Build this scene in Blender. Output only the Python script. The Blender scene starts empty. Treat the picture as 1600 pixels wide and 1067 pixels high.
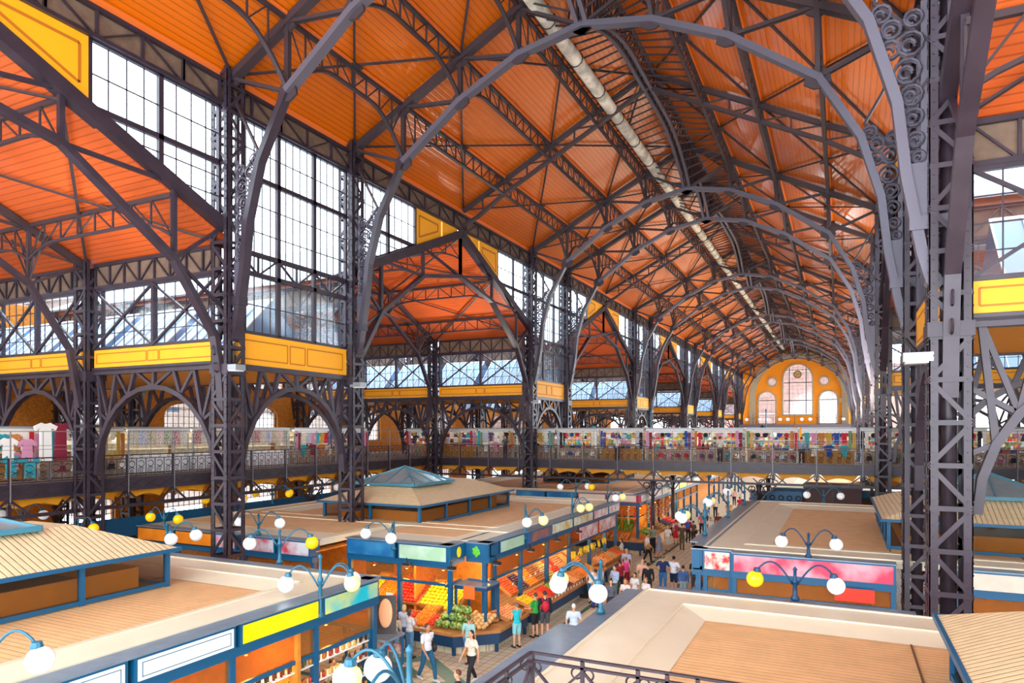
import bpy, math, random
from mathutils import Vector, Matrix, geometry
RN = random.Random(11)
SC = bpy.context.scene
COL = SC.collection
PI = math.pi
KIDS = {}
ORD = ['first','second','third','fourth','fifth','sixth','seventh','eighth','ninth','tenth','eleventh','twelfth','thirteenth',
       'fourteenth','fifteenth','sixteenth','seventeenth','eighteenth','nineteenth','twentieth']

# ---------------------------------------------------------------- materials
def lin(h):
    h = h.lstrip('#'); o = []
    for i in (0, 2, 4):
        c = int(h[i:i+2], 16)/255
        o.append(c/12.92 if c <= .04045 else ((c+.055)/1.055)**2.4)
    return (*o, 1)
MATS = {}
def mat(name, col, rough=.6, metal=0., noise=0., nscale=3., bump=0., bands=None, spec=.5, emit=None, estr=0., alpha=1., c2=None, coat=0.):
    """plain or lightly mottled paint; bands=(axis, period, darkness, bump) draws board joints across an axis"""
    if name in MATS: return MATS[name]
    m = bpy.data.materials.new(name); m.use_nodes = True
    nt = m.node_tree; N = nt.nodes; L = nt.links
    b = N['Principled BSDF']
    c = lin(col) if isinstance(col, str) else (*col, 1)
    b.inputs['Base Color'].default_value = c
    b.inputs['Roughness'].default_value = rough
    b.inputs['Metallic'].default_value = metal
    b.inputs['Specular IOR Level'].default_value = spec
    if coat: b.inputs['Coat Weight'].default_value = coat; b.inputs['Coat Roughness'].default_value = .12
    if emit: b.inputs['Emission Color'].default_value = lin(emit); b.inputs['Emission Strength'].default_value = estr
    tc = N.new('ShaderNodeTexCoord'); src = None
    if noise or c2:
        nz = N.new('ShaderNodeTexNoise'); nz.inputs['Scale'].default_value = nscale; nz.inputs['Detail'].default_value = 3
        L.new(tc.outputs['Object'], nz.inputs['Vector'])
        mx = N.new('ShaderNodeMix'); mx.data_type = 'RGBA'
        mx.inputs['A'].default_value = c
        mx.inputs['B'].default_value = lin(c2) if c2 else tuple(v*(1-noise) for v in c[:3])+(1,)
        rp = N.new('ShaderNodeMapRange'); rp.inputs['From Min'].default_value = .38; rp.inputs['From Max'].default_value = .62
        L.new(nz.outputs['Fac'], rp.inputs['Value']); L.new(rp.outputs['Result'], mx.inputs['Factor'])
        src = mx.outputs['Result']
    if bands:
        ax, per, dark, bmp = bands
        sx = N.new('ShaderNodeSeparateXYZ'); L.new(tc.outputs['Object'], sx.inputs['Vector'])
        dv = N.new('ShaderNodeMath'); dv.operation = 'DIVIDE'; dv.inputs[1].default_value = per
        L.new(sx.outputs['XYZ'.index(ax)], dv.inputs[0])
        fr = N.new('ShaderNodeMath'); fr.operation = 'FRACT'; L.new(dv.outputs[0], fr.inputs[0])
        pp = N.new('ShaderNodeMath'); pp.operation = 'PINGPONG'; pp.inputs[1].default_value = .5; L.new(fr.outputs[0], pp.inputs[0])
        mr = N.new('ShaderNodeMapRange'); mr.inputs['From Min'].default_value = 0; mr.inputs['From Max'].default_value = .16
        L.new(pp.outputs[0], mr.inputs['Value'])
        mx2 = N.new('ShaderNodeMix'); mx2.data_type = 'RGBA'
        if src is not None:
            mul = N.new('ShaderNodeMix'); mul.data_type = 'RGBA'; mul.blend_type = 'MULTIPLY'; mul.inputs['Factor'].default_value = 1
            L.new(src, mul.inputs['A']); mul.inputs['B'].default_value = (1-dark, 1-dark, 1-dark, 1)
            L.new(mul.outputs['Result'], mx2.inputs['A']); L.new(src, mx2.inputs['B'])
        else:
            mx2.inputs['A'].default_value = tuple(v*(1-dark) for v in c[:3])+(1,); mx2.inputs['B'].default_value = c
        L.new(mr.outputs['Result'], mx2.inputs['Factor']); src = mx2.outputs['Result']
        if bmp:
            bp = N.new('ShaderNodeBump'); bp.inputs['Strength'].default_value = bmp; bp.inputs['Distance'].default_value = .03
            L.new(mr.outputs['Result'], bp.inputs['Height']); L.new(bp.outputs['Normal'], b.inputs['Normal'])
    if src is not None: L.new(src, b.inputs['Base Color'])
    if alpha < 1:
        b.inputs['Alpha'].default_value = alpha
    MATS[name] = m
    return m

def glass_mat(name, tint=(.93, .97, 1), fac=.12, diffuse_mix=0., dcol=(.75, .82, .88)):
    m = bpy.data.materials.new(name); m.use_nodes = True
    nt = m.node_tree; N = nt.nodes; L = nt.links
    for n in list(N):
        if n.type != 'OUTPUT_MATERIAL': N.remove(n)
    out = [n for n in N if n.type == 'OUTPUT_MATERIAL'][0]
    t = N.new('ShaderNodeBsdfTransparent'); t.inputs['Color'].default_value = (*tint, 1)
    g = N.new('ShaderNodeBsdfGlossy'); g.inputs['Roughness'].default_value = .08
    mx = N.new('ShaderNodeMixShader'); mx.inputs[0].default_value = fac
    L.new(t.outputs[0], mx.inputs[1]); L.new(g.outputs[0], mx.inputs[2])
    if diffuse_mix:
        d = N.new('ShaderNodeBsdfDiffuse'); d.inputs['Color'].default_value = (*dcol, 1)
        m2 = N.new('ShaderNodeMixShader'); m2.inputs[0].default_value = diffuse_mix
        L.new(mx.outputs[0], m2.inputs[1]); L.new(d.outputs[0], m2.inputs[2]); mx = m2
    L.new(mx.outputs[0], out.inputs['Surface'])
    return m

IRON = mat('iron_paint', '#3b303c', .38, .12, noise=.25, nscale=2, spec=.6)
IRON2 = mat('iron_paint_truss', '#382a30', spec=.6)
IRONL = mat('iron_paint_lit', '#625e6c', .42, .25, spec=.6)  # iron paint again, paler, with window light put into its colour
CEIL = mat('ceiling_boards', '#e26c00', .33, 0, noise=.10, nscale=.35, bands=('X', .20, .42, .25), spec=.6, coat=.6)
CEILT = mat('transept_boards', '#d4602c', .33, 0, noise=.16, nscale=.4, bands=('Y', .22, .40, .25), spec=.5)
EDGE = mat('purlin_board', '#e9762e', .5)
YEL = mat('yellow_panel', '#fbab10', .55, noise=.05, nscale=1)
YLINE = mat('panel_line', '#b9690f', .6)
YSOFF = mat('ochre_soffit', '#f2a011', .6, noise=.08)
BRICK = mat('ochre_brick', '#c87718', .8, noise=.3, nscale=7)
ENDW = mat('orange_plaster', '#ff9a10', .7, noise=.06)
STONE = mat('stone_arch', '#bba78a', .8, noise=.15)
BROWNB = mat('brown_backing', '#7a6150', .7, noise=.25)
GLASS = glass_mat('window_glass', (.95, .98, 1), .10)
GLASS2 = glass_mat('skylight_glass', (.55, .72, .78), .25, .35)
DECK = mat('roof_deck_boards', '#eabb86', .6, noise=.10, nscale=2, bands=('Y', .16, .34, .3))
DECKX = mat('roof_deck_boards_far', '#ecc08c', .6, noise=.10, nscale=2, bands=('Y', .22, .22, .2))
CREAM = mat('cream_metal', '#e6dcc2', .35, noise=.05, nscale=1.2)
TANM = mat('tan_corrugated', '#e6cda2', .5, noise=.10, nscale=5, bands=('Y', .15, .38, .8))
TANMX = mat('tan_corrugated_x', '#e6cda2', .5, noise=.10, nscale=5, bands=('X', .15, .38, .8))
BLUE = mat('blue_paint', '#0a5680', .4)
BLUEL = mat('blue_lamp_paint', '#216480', .35, .1)
DNAVY = mat('dark_blue_paint', '#123f66', .45)
GREYC = mat('grey_cap', '#8296aa', .3, .3, noise=.12)
WHITE = mat('white_paint', '#f2f4f2', .4)
OPAL = mat('opal_globe', '#f4f4f8', .15, emit='#ffffff', estr=.08)
OPALY = mat('amber_globe', '#ffd21c', .15, emit='#ffb800', estr=.12)
OPALC = mat('cream_globe', '#fff0a8', .15, emit='#ffe28a', estr=.12)
BULB = mat('bulb', '#fff0c0', .3, emit='#ffc870', estr=5)
DARK = mat('black', '#1d1a1e', .5)
WIRE = mat('fence_wire', '#8d8a92', .4, .3)
INNER = mat('stall_inner_wall', '#e08a2a', .7, noise=.25, nscale=4)
MESHP = glass_mat('wire_mesh', (.95, .75, .5), .02, .34, (.42, .18, .05))  # orange of the lamp-lit stall interior put into the mesh colour
MESHL = glass_mat('wire_mesh_dark', (.85, .8, .75), .01, .12, (.12, .09, .07))
WOODM = mat('crate_wood', '#c98a4b', .7, noise=.2)
COUNTERW = mat('shop_counter_white', '#dfe3ea', .5)
FLOORG = mat('gallery_floor_mat', '#8d8078', .8)

# ---------------------------------------------------------------- mesh builder
class MB:
    def __init__(s): s.v = []; s.f = []; s.smooth = False
    def add(s, vs, fs):
        o = len(s.v); s.v += [tuple(v) for v in vs]; s.f += [tuple(i+o for i in f) for f in fs]; return s
    def box(s, x0, x1, y0, y1, z0, z1):
        return s.add([(x0,y0,z0),(x1,y0,z0),(x1,y1,z0),(x0,y1,z0),(x0,y0,z1),(x1,y0,z1),(x1,y1,z1),(x0,y1,z1)],
            [(0,3,2,1),(4,5,6,7),(0,1,5,4),(1,2,6,5),(2,3,7,6),(3,0,4,7)])
    def bar(s, p, q, w, h=None, up=(0,0,1)):
        h = w if h is None else h
        p = Vector(p); q = Vector(q); d = q-p
        if d.length < 1e-5: return s
        d.normalize(); up = Vector(up)
        if abs(d.dot(up)) > .98: up = Vector((1,0,0)) if abs(d.x) < .9 else Vector((0,1,0))
        a = d.cross(up).normalized(); b = a.cross(d).normalized()
        a = a*(w/2); b = b*(h/2)
        vs = [p-a-b, p+a-b, p+a+b, p-a+b, q-a-b, q+a-b, q+a+b, q-a+b]
        return s.add(vs, [(0,1,2,3),(7,6,5,4),(0,4,5,1),(1,5,6,2),(2,6,7,3),(3,7,4,0)])
    def path(s, pts, w, h=None, up=(0,0,1)):
        """mitred rectangular section swept along a plane polyline; w across the plane, h within it"""
        pts = [Vector(p) for p in pts]; h = w if h is None else h; k = len(pts); nrm = None
        for i in range(1, k-1):
            c = (pts[i]-pts[i-1]).cross(pts[i+1]-pts[i])
            if c.length > 1e-4: nrm = c.normalized(); break
        if nrm is None: return s.bar(pts[0], pts[-1], w, h, up)
        if abs(nrm.z) > .7: w, h = h, w
        vs = []
        for i in range(k):
            d0 = (pts[i]-pts[max(i-1, 0)]); d1 = (pts[min(i+1, k-1)]-pts[i])
            d0 = d0.normalized() if d0.length > 1e-6 else d1.normalized(); d1 = d1.normalized() if d1.length > 1e-6 else d0
            d = (d0+d1).normalized(); b = nrm.cross(d).normalized()/max(.5, d.dot(d0))
            for (e, f) in ((-1, -1), (1, -1), (1, 1), (-1, 1)): vs.append(pts[i]+nrm*(e*w/2)+b*(f*h/2))
        fs = [(3, 2, 1, 0), tuple((k-1)*4+q for q in (0, 1, 2, 3))]
        for i in range(k-1):
            for q in range(4):
                q2 = (q+1) % 4; fs.append((i*4+q, i*4+q2, (i+1)*4+q2, (i+1)*4+q))
        return s.add(vs, fs)
    def tube(s, pts, r, n=8, cap=True):
        pts = [Vector(p) for p in pts]; k = len(pts)
        rs = r if isinstance(r, (list, tuple)) else [r]*k
        ref = None; rings = []
        for i, p in enumerate(pts):
            d = (pts[min(i+1, k-1)]-pts[max(i-1, 0)]).normalized()
            if ref is None:
                ref = Vector((0,0,1)) if abs(d.z) < .9 else Vector((1,0,0))
            a = (ref-d*ref.dot(d)).normalized(); ref = a; b = d.cross(a)
            rings.append([p+(a*math.cos(2*PI*j/n)+b*math.sin(2*PI*j/n))*rs[i] for j in range(n)])
        vs = [v for rg in rings for v in rg]; fs = []
        for i in range(k-1):
            for j in range(n):
                j2 = (j+1) % n
                fs.append((i*n+j, i*n+j2, (i+1)*n+j2, (i+1)*n+j))
        if cap:
            fs.append(tuple(range(n-1, -1, -1))); fs.append(tuple((k-1)*n+j for j in range(n)))
        return s.add(vs, fs)
    def ring(s, c, r, t, axis='Y', n=14, a0=0, a1=2*PI):
        c = Vector(c); pts = []
        for i in range(n+1):
            a = a0+(a1-a0)*i/n
            u, v = r*math.cos(a), r*math.sin(a)
            pts.append(c+(Vector((u,0,v)) if axis == 'Y' else Vector((0,u,v)) if axis == 'X' else Vector((u,v,0))))
        return s.tube(pts, t, 4)
    def ball(s, c, r, n=12, m=8, rot=None):
        c = Vector(c); r = (r, r, r) if not isinstance(r, (tuple, list)) else r
        vs = []
        for i in range(m+1):
            th = PI*i/m
            for j in range(n):
                ph = 2*PI*j/n
                v = Vector((r[0]*math.sin(th)*math.cos(ph), r[1]*math.sin(th)*math.sin(ph), r[2]*math.cos(th)))
                if rot is not None: v = rot @ v
                vs.append(c+v)
        fs = []
        for i in range(m):
            for j in range(n):
                j2 = (j+1) % n
                if i == 0: fs.append((j, n+j, n+j2))
                elif i == m-1: fs.append((i*n+j, (i+1)*n+j, i*n+j2))
                else: fs.append((i*n+j, (i+1)*n+j, (i+1)*n+j2, i*n+j2))
        return s.add(vs, fs)
    def lathe(s, prof, c=(0,0,0), n=12):
        vs = []; fs = []
        for (r, z) in prof:
            for j in range(n): vs.append((c[0]+r*math.cos(2*PI*j/n), c[1]+r*math.sin(2*PI*j/n), c[2]+z))
        k = len(prof)
        for i in range(k-1):
            for j in range(n):
                j2 = (j+1) % n; fs.append((i*n+j, i*n+j2, (i+1)*n+j2, (i+1)*n+j))
        fs.append(tuple(range(n-1, -1, -1))); fs.append(tuple((k-1)*n+j for j in range(n)))
        return s.add(vs, fs)
    def plate(s, poly, P, t0, t1, holes=()):
        """poly in (u,v); P(u,v,t) maps to space; extruded t0..t1; holes cut through"""
        loops = [list(poly)]+[list(h) for h in holes]
        tri = geometry.tessellate_polygon([[Vector((a, b, 0)) for a, b in lp] for lp in loops])
        flat = [p for lp in loops for p in lp]; n = len(flat)
        vs = [P(a, b, t0) for a, b in flat]+[P(a, b, t1) for a, b in flat]
        fs = [tuple(t) for t in tri]+[tuple(i+n for i in reversed(t)) for t in tri]
        o = 0
        for lp in loops:
            k = len(lp)
            for i in range(k):
                j = (i+1) % k
                fs.append((o+i, o+j, o+j+n, o+i+n))
            o += k
        return s.add(vs, fs)
    def mesh(s, name, m, smooth=False):
        me = bpy.data.meshes.new(name); me.from_pydata(s.v, [], s.f)
        me.materials.append(m)
        if smooth or s.smooth: me.polygons.foreach_set('use_smooth', [True]*len(me.polygons))
        me.update(); return me
    def obj(s, name, m, parent=None, loc=None, smooth=False):
        return link(name, s.mesh(name, m, smooth), parent, loc)

def link(name, data, parent=None, loc=None, rz=0):
    o = bpy.data.objects.new(name, data); COL.objects.link(o)
    if loc is not None: o.location = loc
    if rz: o.rotation_euler = (0, 0, rz)
    if parent is not None:
        o.parent = parent; KIDS.setdefault(parent.name, []).append(o)
    return o
def tag(o, label=None, cat=None, group=None, kind=None):
    if label: o['label'] = label
    if cat: o['category'] = cat
    if group: o['group'] = group
    if kind: o['kind'] = kind
    return o
def thing(name, label, cat, loc=(0,0,0), rz=0, group=None):
    return tag(link(name, None, None, loc, rz), label, cat, group)
def struct(o, label=None): o['kind'] = 'structure'; o['category'] = 'building'; o['label'] = label or o.name.split('.')[0].replace('_', ' ')+' of the market hall'; return o
def dup(root, loc, rz=0, label=None, group=None, scale=None, parent=None):
    r = root.copy(); COL.objects.link(r); r.location = loc; r.rotation_euler = (0, 0, rz)
    if scale: r.scale = scale
    if label: r['label'] = label
    if group: r['group'] = group
    for ch in KIDS.get(root.name, []):
        c = ch.copy(); COL.objects.link(c); c.parent = r; KIDS.setdefault(r.name, []).append(c)
        for g in KIDS.get(ch.name, []):
            d = g.copy(); COL.objects.link(d); d.parent = c; KIDS.setdefault(c.name, []).append(d)
    return r

def clip_line(poly, axis, val):
    """intersect convex polygon with line coord[axis]=val; returns (lo,hi) of the other coordinate"""
    r = []
    n = len(poly)
    for i in range(n):
        a, b = poly[i], poly[(i+1) % n]
        if (a[axis]-val)*(b[axis]-val) < 0 or a[axis] == val:
            t = 0 if a[axis] == b[axis] else (val-a[axis])/(b[axis]-a[axis])
            r.append(a[1-axis]+t*(b[1-axis]-a[1-axis]))
    return (min(r), max(r)) if len(r) >= 2 else None
def grid(mb, poly, P, us, vs, w, t=.03):
    for ax, lst in ((0, us), (1, vs)):
        for val in lst:
            c = clip_line(poly, ax, val)
            if not c or c[1]-c[0] < .05: continue
            if ax == 0: mb.bar(P(val, c[0], 0), P(val, c[1], 0), w, t, up=Vector(P(0,0,1))-Vector(P(0,0,0)))
            else: mb.bar(P(c[0], val, 0), P(c[1], val, 0), w, t, up=Vector(P(0,0,1))-Vector(P(0,0,0)))
def frange(a, b, n): return [a+(b-a)*i/n for i in range(1, n)]
def inset(poly, k=.92):
    cx = sum(p[0] for p in poly)/len(poly); cy = sum(p[1] for p in poly)/len(poly)
    return [(cx+(p[0]-cx)*k, cy+(p[1]-cy)*k) for p in poly]
def shrink(poly, d):
    """offset a convex polygon inward by d"""
    n = len(poly); ar = sum(poly[i][0]*poly[(i+1) % n][1]-poly[(i+1) % n][0]*poly[i][1] for i in range(n))
    sg = 1 if ar > 0 else -1; out = []
    for i in range(n):
        p0, p1, p2 = Vector(poly[i-1]), Vector(poly[i]), Vector(poly[(i+1) % n])
        d1 = (p1-p0).normalized(); d2 = (p2-p1).normalized()
        n1 = Vector((-d1.y, d1.x))*sg; n2 = Vector((-d2.y, d2.x))*sg
        b = (n1+n2); k = b.length
        b = b/k if k > 1e-6 else n1
        out.append(tuple(p1+b*(d/max(.3, b.dot(n1)))))
    return out
def outline(mb, poly, P, w, t=.02):
    n = len(poly)
    for i in range(n):
        mb.bar(P(*poly[i], 0), P(*poly[(i+1) % n], 0), w, t, up=Vector(P(0,0,1))-Vector(P(0,0,0)))
def arch_poly(x0, x1, z0, zs, zt, n=12):
    """rectangle with an elliptical head"""
    cx = (x0+x1)/2; a = (x1-x0)/2; b = zt-zs
    return [(x0, z0), (x1, z0)]+[(cx+a*math.cos(PI*i/n), zs+b*math.sin(PI*i/n)) for i in range(n+1)]

# ---------------------------------------------------------------- world, camera
w = bpy.data.worlds.new('sky_light'); SC.world = w; w.use_nodes = True
bg = w.node_tree.nodes['Background']; bg.inputs[0].default_value = (.86, .95, 1, 1); bg.inputs[1].default_value = 2.7
cam = bpy.data.cameras.new('camera'); co = bpy.data.objects.new('camera', cam); COL.objects.link(co)
cam.sensor_width = 36; cam.lens = 36*1070/1600; cam.shift_y = (672-533.5)/1600
cam.clip_end = 600; cam.clip_start = .1
YAW = math.atan(515/1070)
co.location = (0, 0, 7.7); co.rotation_euler = (PI/2, 0, YAW)
SC.camera = co
SC.view_settings.view_transform = 'Standard'; SC.view_settings.look = 'None'
SC.view_settings.exposure = 1.36; SC.view_settings.gamma = 1; SC.view_settings.use_curve_mapping = False

# ---------------------------------------------------------------- layout
CX = -8.8; HW = 10.9; EAVE = 20.35; SL = .509
PAIRS = [(17.6, 24.4), (43.8, 50.6), (70.0, 76.8), (96.2, 103.0), (122.4, 129.2), (148.6, 155.4)]
MIDS = [7.9, 34.1, 60.3, 86.5, 112.7, 138.9]
END = 157.0
DXS = [10.9, 18.7, 25.7, 32.2]
def roofz(dx): return EAVE+(HW-abs(dx))*SL

# floor
tile = mat('floor_tiles', '#cdb795', .45, noise=.12, nscale=1.5)
nt = tile.node_tree; b = nt.nodes['Principled BSDF']
br = nt.nodes.new('ShaderNodeTexBrick'); br.offset = 0; br.inputs['Scale'].default_value = 1.6
br.inputs['Color1'].default_value = lin('#e6dcc6'); br.inputs['Color2'].default_value = lin('#dacdb0'); br.inputs['Mortar'].default_value = lin('#b09f84')
br.inputs['Mortar Size'].default_value = .03; br.inputs['Brick Width'].default_value = .5; br.inputs['Row Height'].default_value = .5
tc = nt.nodes.new('ShaderNodeTexCoord'); nt.links.new(tc.outputs['Object'], br.inputs['Vector']); nt.links.new(br.outputs['Color'], b.inputs['Base Color'])
struct(MB().box(-48, 30, -6, 165, -.3, 0).obj('floor', tile))
TEAL = mat('teal_tile', '#5d8f88', .4, noise=.1); TEALD = mat('green_tile', '#3f7465', .4)
inl = MB()
inl.box(-10.0, -9.8, 16.9, 60, 0, .004); inl.box(-7.4, -7.2, 16.9, 60, 0, .004)
inl.box(-20, -12.5, 16.6, 16.8, 0, .004)
inl.box(-5.6, -5.4, 8, 60, 0, .004)
struct(inl.obj('trim_1', TEALD))
dm = MB()
def rhomb(cx, cy, a, bb, z): dm.add([(cx-a, cy, z), (cx, cy-bb, z), (cx+a, cy, z), (cx, cy+bb, z)], [(0, 1, 2, 3)])
rhomb(-12.6, 18.0, 2.6, 1.9, .006); rhomb(-7.2, 19.5, 1.5, 1.3, .006)
struct(dm.obj('trim_2', TEAL))
dm = MB(); rhomb(-12.6, 18.0, 1.7, 1.2, .010); struct(dm.obj('trim_3', tile))
dm = MB(); rhomb(-12.6, 18.0, .9, .65, .014); struct(dm.obj('trim_4', TEALD))

# ---------------------------------------------------------------- nave ceiling
for sg, nm in ((-1, 'ceiling_left'), (1, 'ceiling_right')):
    mb = MB()
    e = CX+sg*(HW+.6); ze = roofz(HW+.6); zr = roofz(0)
    mb.add([(e, -4, ze), (CX, -4, zr), (CX, END, zr), (e, END, ze), (e, -4, ze+.3), (CX, -4, zr+.3), (CX, END, zr+.3), (e, END, ze+.3)],
           [(0,1,2,3),(7,6,5,4),(0,4,5,1),(3,2,6,7),(0,3,7,4),(1,5,6,2)])
    struct(mb.obj(nm, CEIL))
    # pink-orange cornice board where the ceiling meets the wall
    mb = MB(); x = CX+sg*(HW-.05)
    mb.box(min(x, x+sg*.5), max(x, x+sg*.5), -4, END, 20.02, 20.42)
    struct(mb.obj('trim_cornice', EDGE))

# ---------------------------------------------------------------- columns
def column_mesh(H, wd=.8, rivets=True):
    h = wd/2; posts = []
    for sx, sy in ((-1,-1),(1,-1),(1,1),(-1,1)):
        mb = MB(); x, y = sx*h, sy*h
        mb.box(min(x, x-sx*.17), max(x, x-sx*.17), min(y, y-sy*.025), max(y, y-sy*.025), 0, H)
        mb.box(min(x, x-sx*.025), max(x, x-sx*.025), min(y, y-sy*.17), max(y, y-sy*.17), 0, H)
        mb.box(min(x-sx*.05, x-sx*.10), max(x-sx*.05, x-sx*.10), min(y-sy*.05, y-sy*.1), max(y-sy*.05, y-sy*.1), 0, H)
        if rivets:
            z = .2
            while z < H:
                for (cx, cy, ax) in ((x-sx*.085, y+sy*.012, 1), (x+sx*.012, y-sy*.085, 0)):
                    k = .018
                    if ax: mb.box(cx-k, cx+k, cy-.012, cy+.012, z-k, z+k)
                    else: mb.box(cx-.012, cx+.012, cy-k, cy+k, z-k, z+k)
                z += .26
        posts.append(mb.mesh('corner_post', IRON))
    mb = MB(); i = 0; z = .5; st = .92
    while z < H-.3:
        zt = min(z+st, H-.05)
        for k in range(4):
            a = [(-h,-h),(h,-h),(h,h),(-h,h)][k]; c = [(h,-h),(h,h),(-h,h),(-h,-h)][k]
            f = .975
            p = (a[0]*f, a[1]*f); q = (c[0]*f, c[1]*f)
            nrm = ((p[0]+q[0]), (p[1]+q[1]), 0)
            mb.bar((*p, z), (*q, z), .02 , .10) if False else mb.bar((*p, z), (*q, z), .03, .11)
            if (i+k) % 2: mb.bar((*p, z), (*q, zt), .10, .03, up=nrm)
            else: mb.bar((*q, z), (*p, zt), .10, .03, up=nrm)
        z += st; i += 1
    for zz in (9.7,):
        if zz < H: mb.box(-h-.035, h+.035, -h-.035, h+.035, zz, zz+.32)
    lac = mb.mesh('lacing', IRON)
    return posts, lac
CM_N = column_mesh(EAVE+.1); CM_T = column_mesh(14.5)
def scroll_bracket(sg):
    """pierced scroll plate filling the gap between column and arched rib"""
    mb = MB()
    for (x, z, r) in ((.56, 13.75, .13), (.62, 14.15, .16), (.66, 14.65, .19), (.70, 15.15, .22), (.78, 15.7, .27), (.72, 16.3, .26), (1.12, 16.25, .2), (.66, 16.85, .18), (1.1, 16.7, .2), (1.3, 17.1, .2)):
        for d in (-.06, .06):
            mb.ring((sg*x, d, z), r, .03, 'Y', 10)
            mb.ring((sg*(x+.03), d, z-.03), r*.5, .028, 'Y', 8, 0, 5)
    mb.box(min(sg*.4, sg*.72), max(sg*.4, sg*.72), -.1, .1, 12.3, 13.6)
    mb.bar((sg*.45, 0, 13.6), (sg*.45, 0, 17.2), .06, .14)
    return mb
def pipe_mesh(H): return MB().tube([(0, 0, 0), (0, 0, H)], .16, 10).mesh('rain_pipe', IRON, True)
PIPE = pipe_mesh(19.5)
def nave_column(sg, Y, label, group):
    c = thing('iron_column', label, 'column', (CX+sg*HW, Y, 0), 0, group)
    for p in CM_N[0]: link('corner_post', p, c)
    link('lacing', CM_N[1], c)
    link('rain_pipe', PIPE, c)
    # arch rib springing from the column towards the nave
    s = -sg
    pts = [(s*.34, 11.0), (s*.50, 11.6), (s*.80, 13.3), (s*.98, 15.0), (s*1.55, 17.0), (s*2.8, 19.2)]
    mb = MB(); mb.path([(x, 0, z) for x, z in pts], .34, .24, up=(0, 1, 0)) if False else mb.path([(x, 0, z) for x, z in pts], .34, .22)
    mb.box(min(0, s*.75), max(0, s*.75), -.2, .2, 12.1, 12.4); mb.tube([(s*.3, -.22, 11.0), (s*.3, .22, 11.0)], .16, 10)
    mb.obj('arch_rib', IRONL if sg > 0 else IRON, c)  # right-hand ribs take the lit copy of the paint, left-hand ones the plain
    scroll_bracket(s).obj('scroll_bracket', IRONL, c)
    mb = MB(); mb.bar((0, 0, 20.0), (s*1.45, 0, 17.4), .10, .08); mb.bar((0, 0, 15.9), (s*1.45, 0, 17.4), .08, .08); mb.bar((0, 0, 15.9), (s*.8, 0, 14.9), .08)
    mb.obj('knee_strut', IRON, c)
    return c
side_word = {-1: 'left', 1: 'right'}
cols = []
for sg in (-1, 1):
    n = 0
    for a, b_ in PAIRS:
        for Y in (a, b_):
            lab = 'riveted lattice iron column, %s from the camera in the %s row along the nave' % (ORD[n], side_word[sg])
            cols.append(nave_column(sg, Y, lab, 'nave columns')); n += 1
tc0 = None; n = {}
def trans_column(x, y, label):
    global tc0
    if tc0 is None:
        tc0 = thing('iron_column', label, 'column', (x, y, 0), 0, 'aisle columns')
        for p in CM_T[0]: link('corner_post', p, tc0)
        link('lacing', CM_T[1], tc0); return tc0
    return dup(tc0, (x, y, 0), 0, label, 'aisle columns')
for k, (a, b_) in enumerate(PAIRS):
    for j, Y in enumerate((a, b_)):
        for i, dx in enumerate(DXS[1:]):
            for sg in (-1, 1):
                if sg == 1 and k > 2: continue
                if i == 2 and k > 1: continue
                trans_column(CX+sg*dx, Y, 'riveted aisle column, %s outward from the %s nave row, %s cross wall' % (ORD[i], side_word[sg], ORD[2*k+j]))

# ---------------------------------------------------------------- roof trusses
LOW = [(10.4, 12.0), (9.6, 15.3)]
LC = [(8.1, 19.15), (5.3, 21.2), (2.65, 22.45), (0, 22.95)]
def main_truss():
    up = MB(); lo = MB(); wb = MB(); gs = MB()
    top = [(x, roofz(x)-.28) for x in (10.7, 8.1, 5.3, 2.65, 0)]
    for s in (-1, 1):
        up.path([(s*x, 0, z) for x, z in top], .34, .26)
        lo.path([(s*x, 0, z) for x, z in LC], .36, .22)
        for i, (x, z) in enumerate(LC):
            if not (i == 3 and s == 1): wb.bar((s*x, 0, z), (s*x, 0, roofz(x)-.3), .17, .17)
            tx, tz = top[i]
            for o in (-.07, .07): wb.bar((s*tx, o, tz), (s*x, o, z), .05, .12)
            gs.add(*gusset((s*x, z), .42)); 
        for (x, z) in top: gs.add(*gusset((s*x, z-.05), .36))
    wb.add(gs.v, gs.f)
    return up.mesh('upper_chord', IRON2), lo.mesh('lower_chord', IRONL), wb.mesh('truss_web', IRON2)
def gusset(c, r):
    x, z = c; t = .05
    v = [(x-r, -t, z-r*.35), (x-r*.3, -t, z-r*.8), (x+r*.3, -t, z-r*.8), (x+r, -t, z-r*.35), (x+r*.8, -t, z+r*.5), (x, -t, z+r), (x-r*.8, -t, z+r*.5)]
    v2 = [(a, t, c_) for a, _, c_ in v]; n_ = len(v)
    return v+v2, [tuple(range(n_)), tuple(range(2*n_-1, n_-1, -1))]+[(i, (i+1) % n_, (i+1) % n_+n_, i+n_) for i in range(n_)]
def mid_truss():
    up = MB(); lo = MB(); wb = MB()
    for s in (-1, 1):
        top = [(x, roofz(x)-.22) for x in (10.7, 8.1, 5.3, 2.65, 0)]
        bot = [(10.7, 19.4), (9.8, 19.75)]+[(x, roofz(x)-.95) for x in (8.1, 5.3, 2.9)]+[(0, 25.0)]
        up.path([(s*x, 0, z) for x, z in top], .26, .2)
        lo.path([(s*x, 0, z) for x, z in bot], .24, .16)
        xs = [9.45, 8.1, 6.7, 5.3, 3.95, 2.65, 1.3]
        for x in xs: wb.bar((s*x, 0, roofz(x)-.95 if x > 2 else 24.9), (s*x, 0, roofz(x)-.2), .08, .08)
        for i in range(len(xs)-1):
            x0, x1 = xs[i], xs[i+1]
            wb.bar((s*x0, 0, roofz(x0)-.25), (s*x1, 0, roofz(x1)-.95), .07, .07)
    return up.mesh('upper_chord', IRON2), lo.mesh('lower_chord', IRON2), wb.mesh('truss_web', IRON2)
MT = main_truss(); DT = mid_truss()
n = 0
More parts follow.
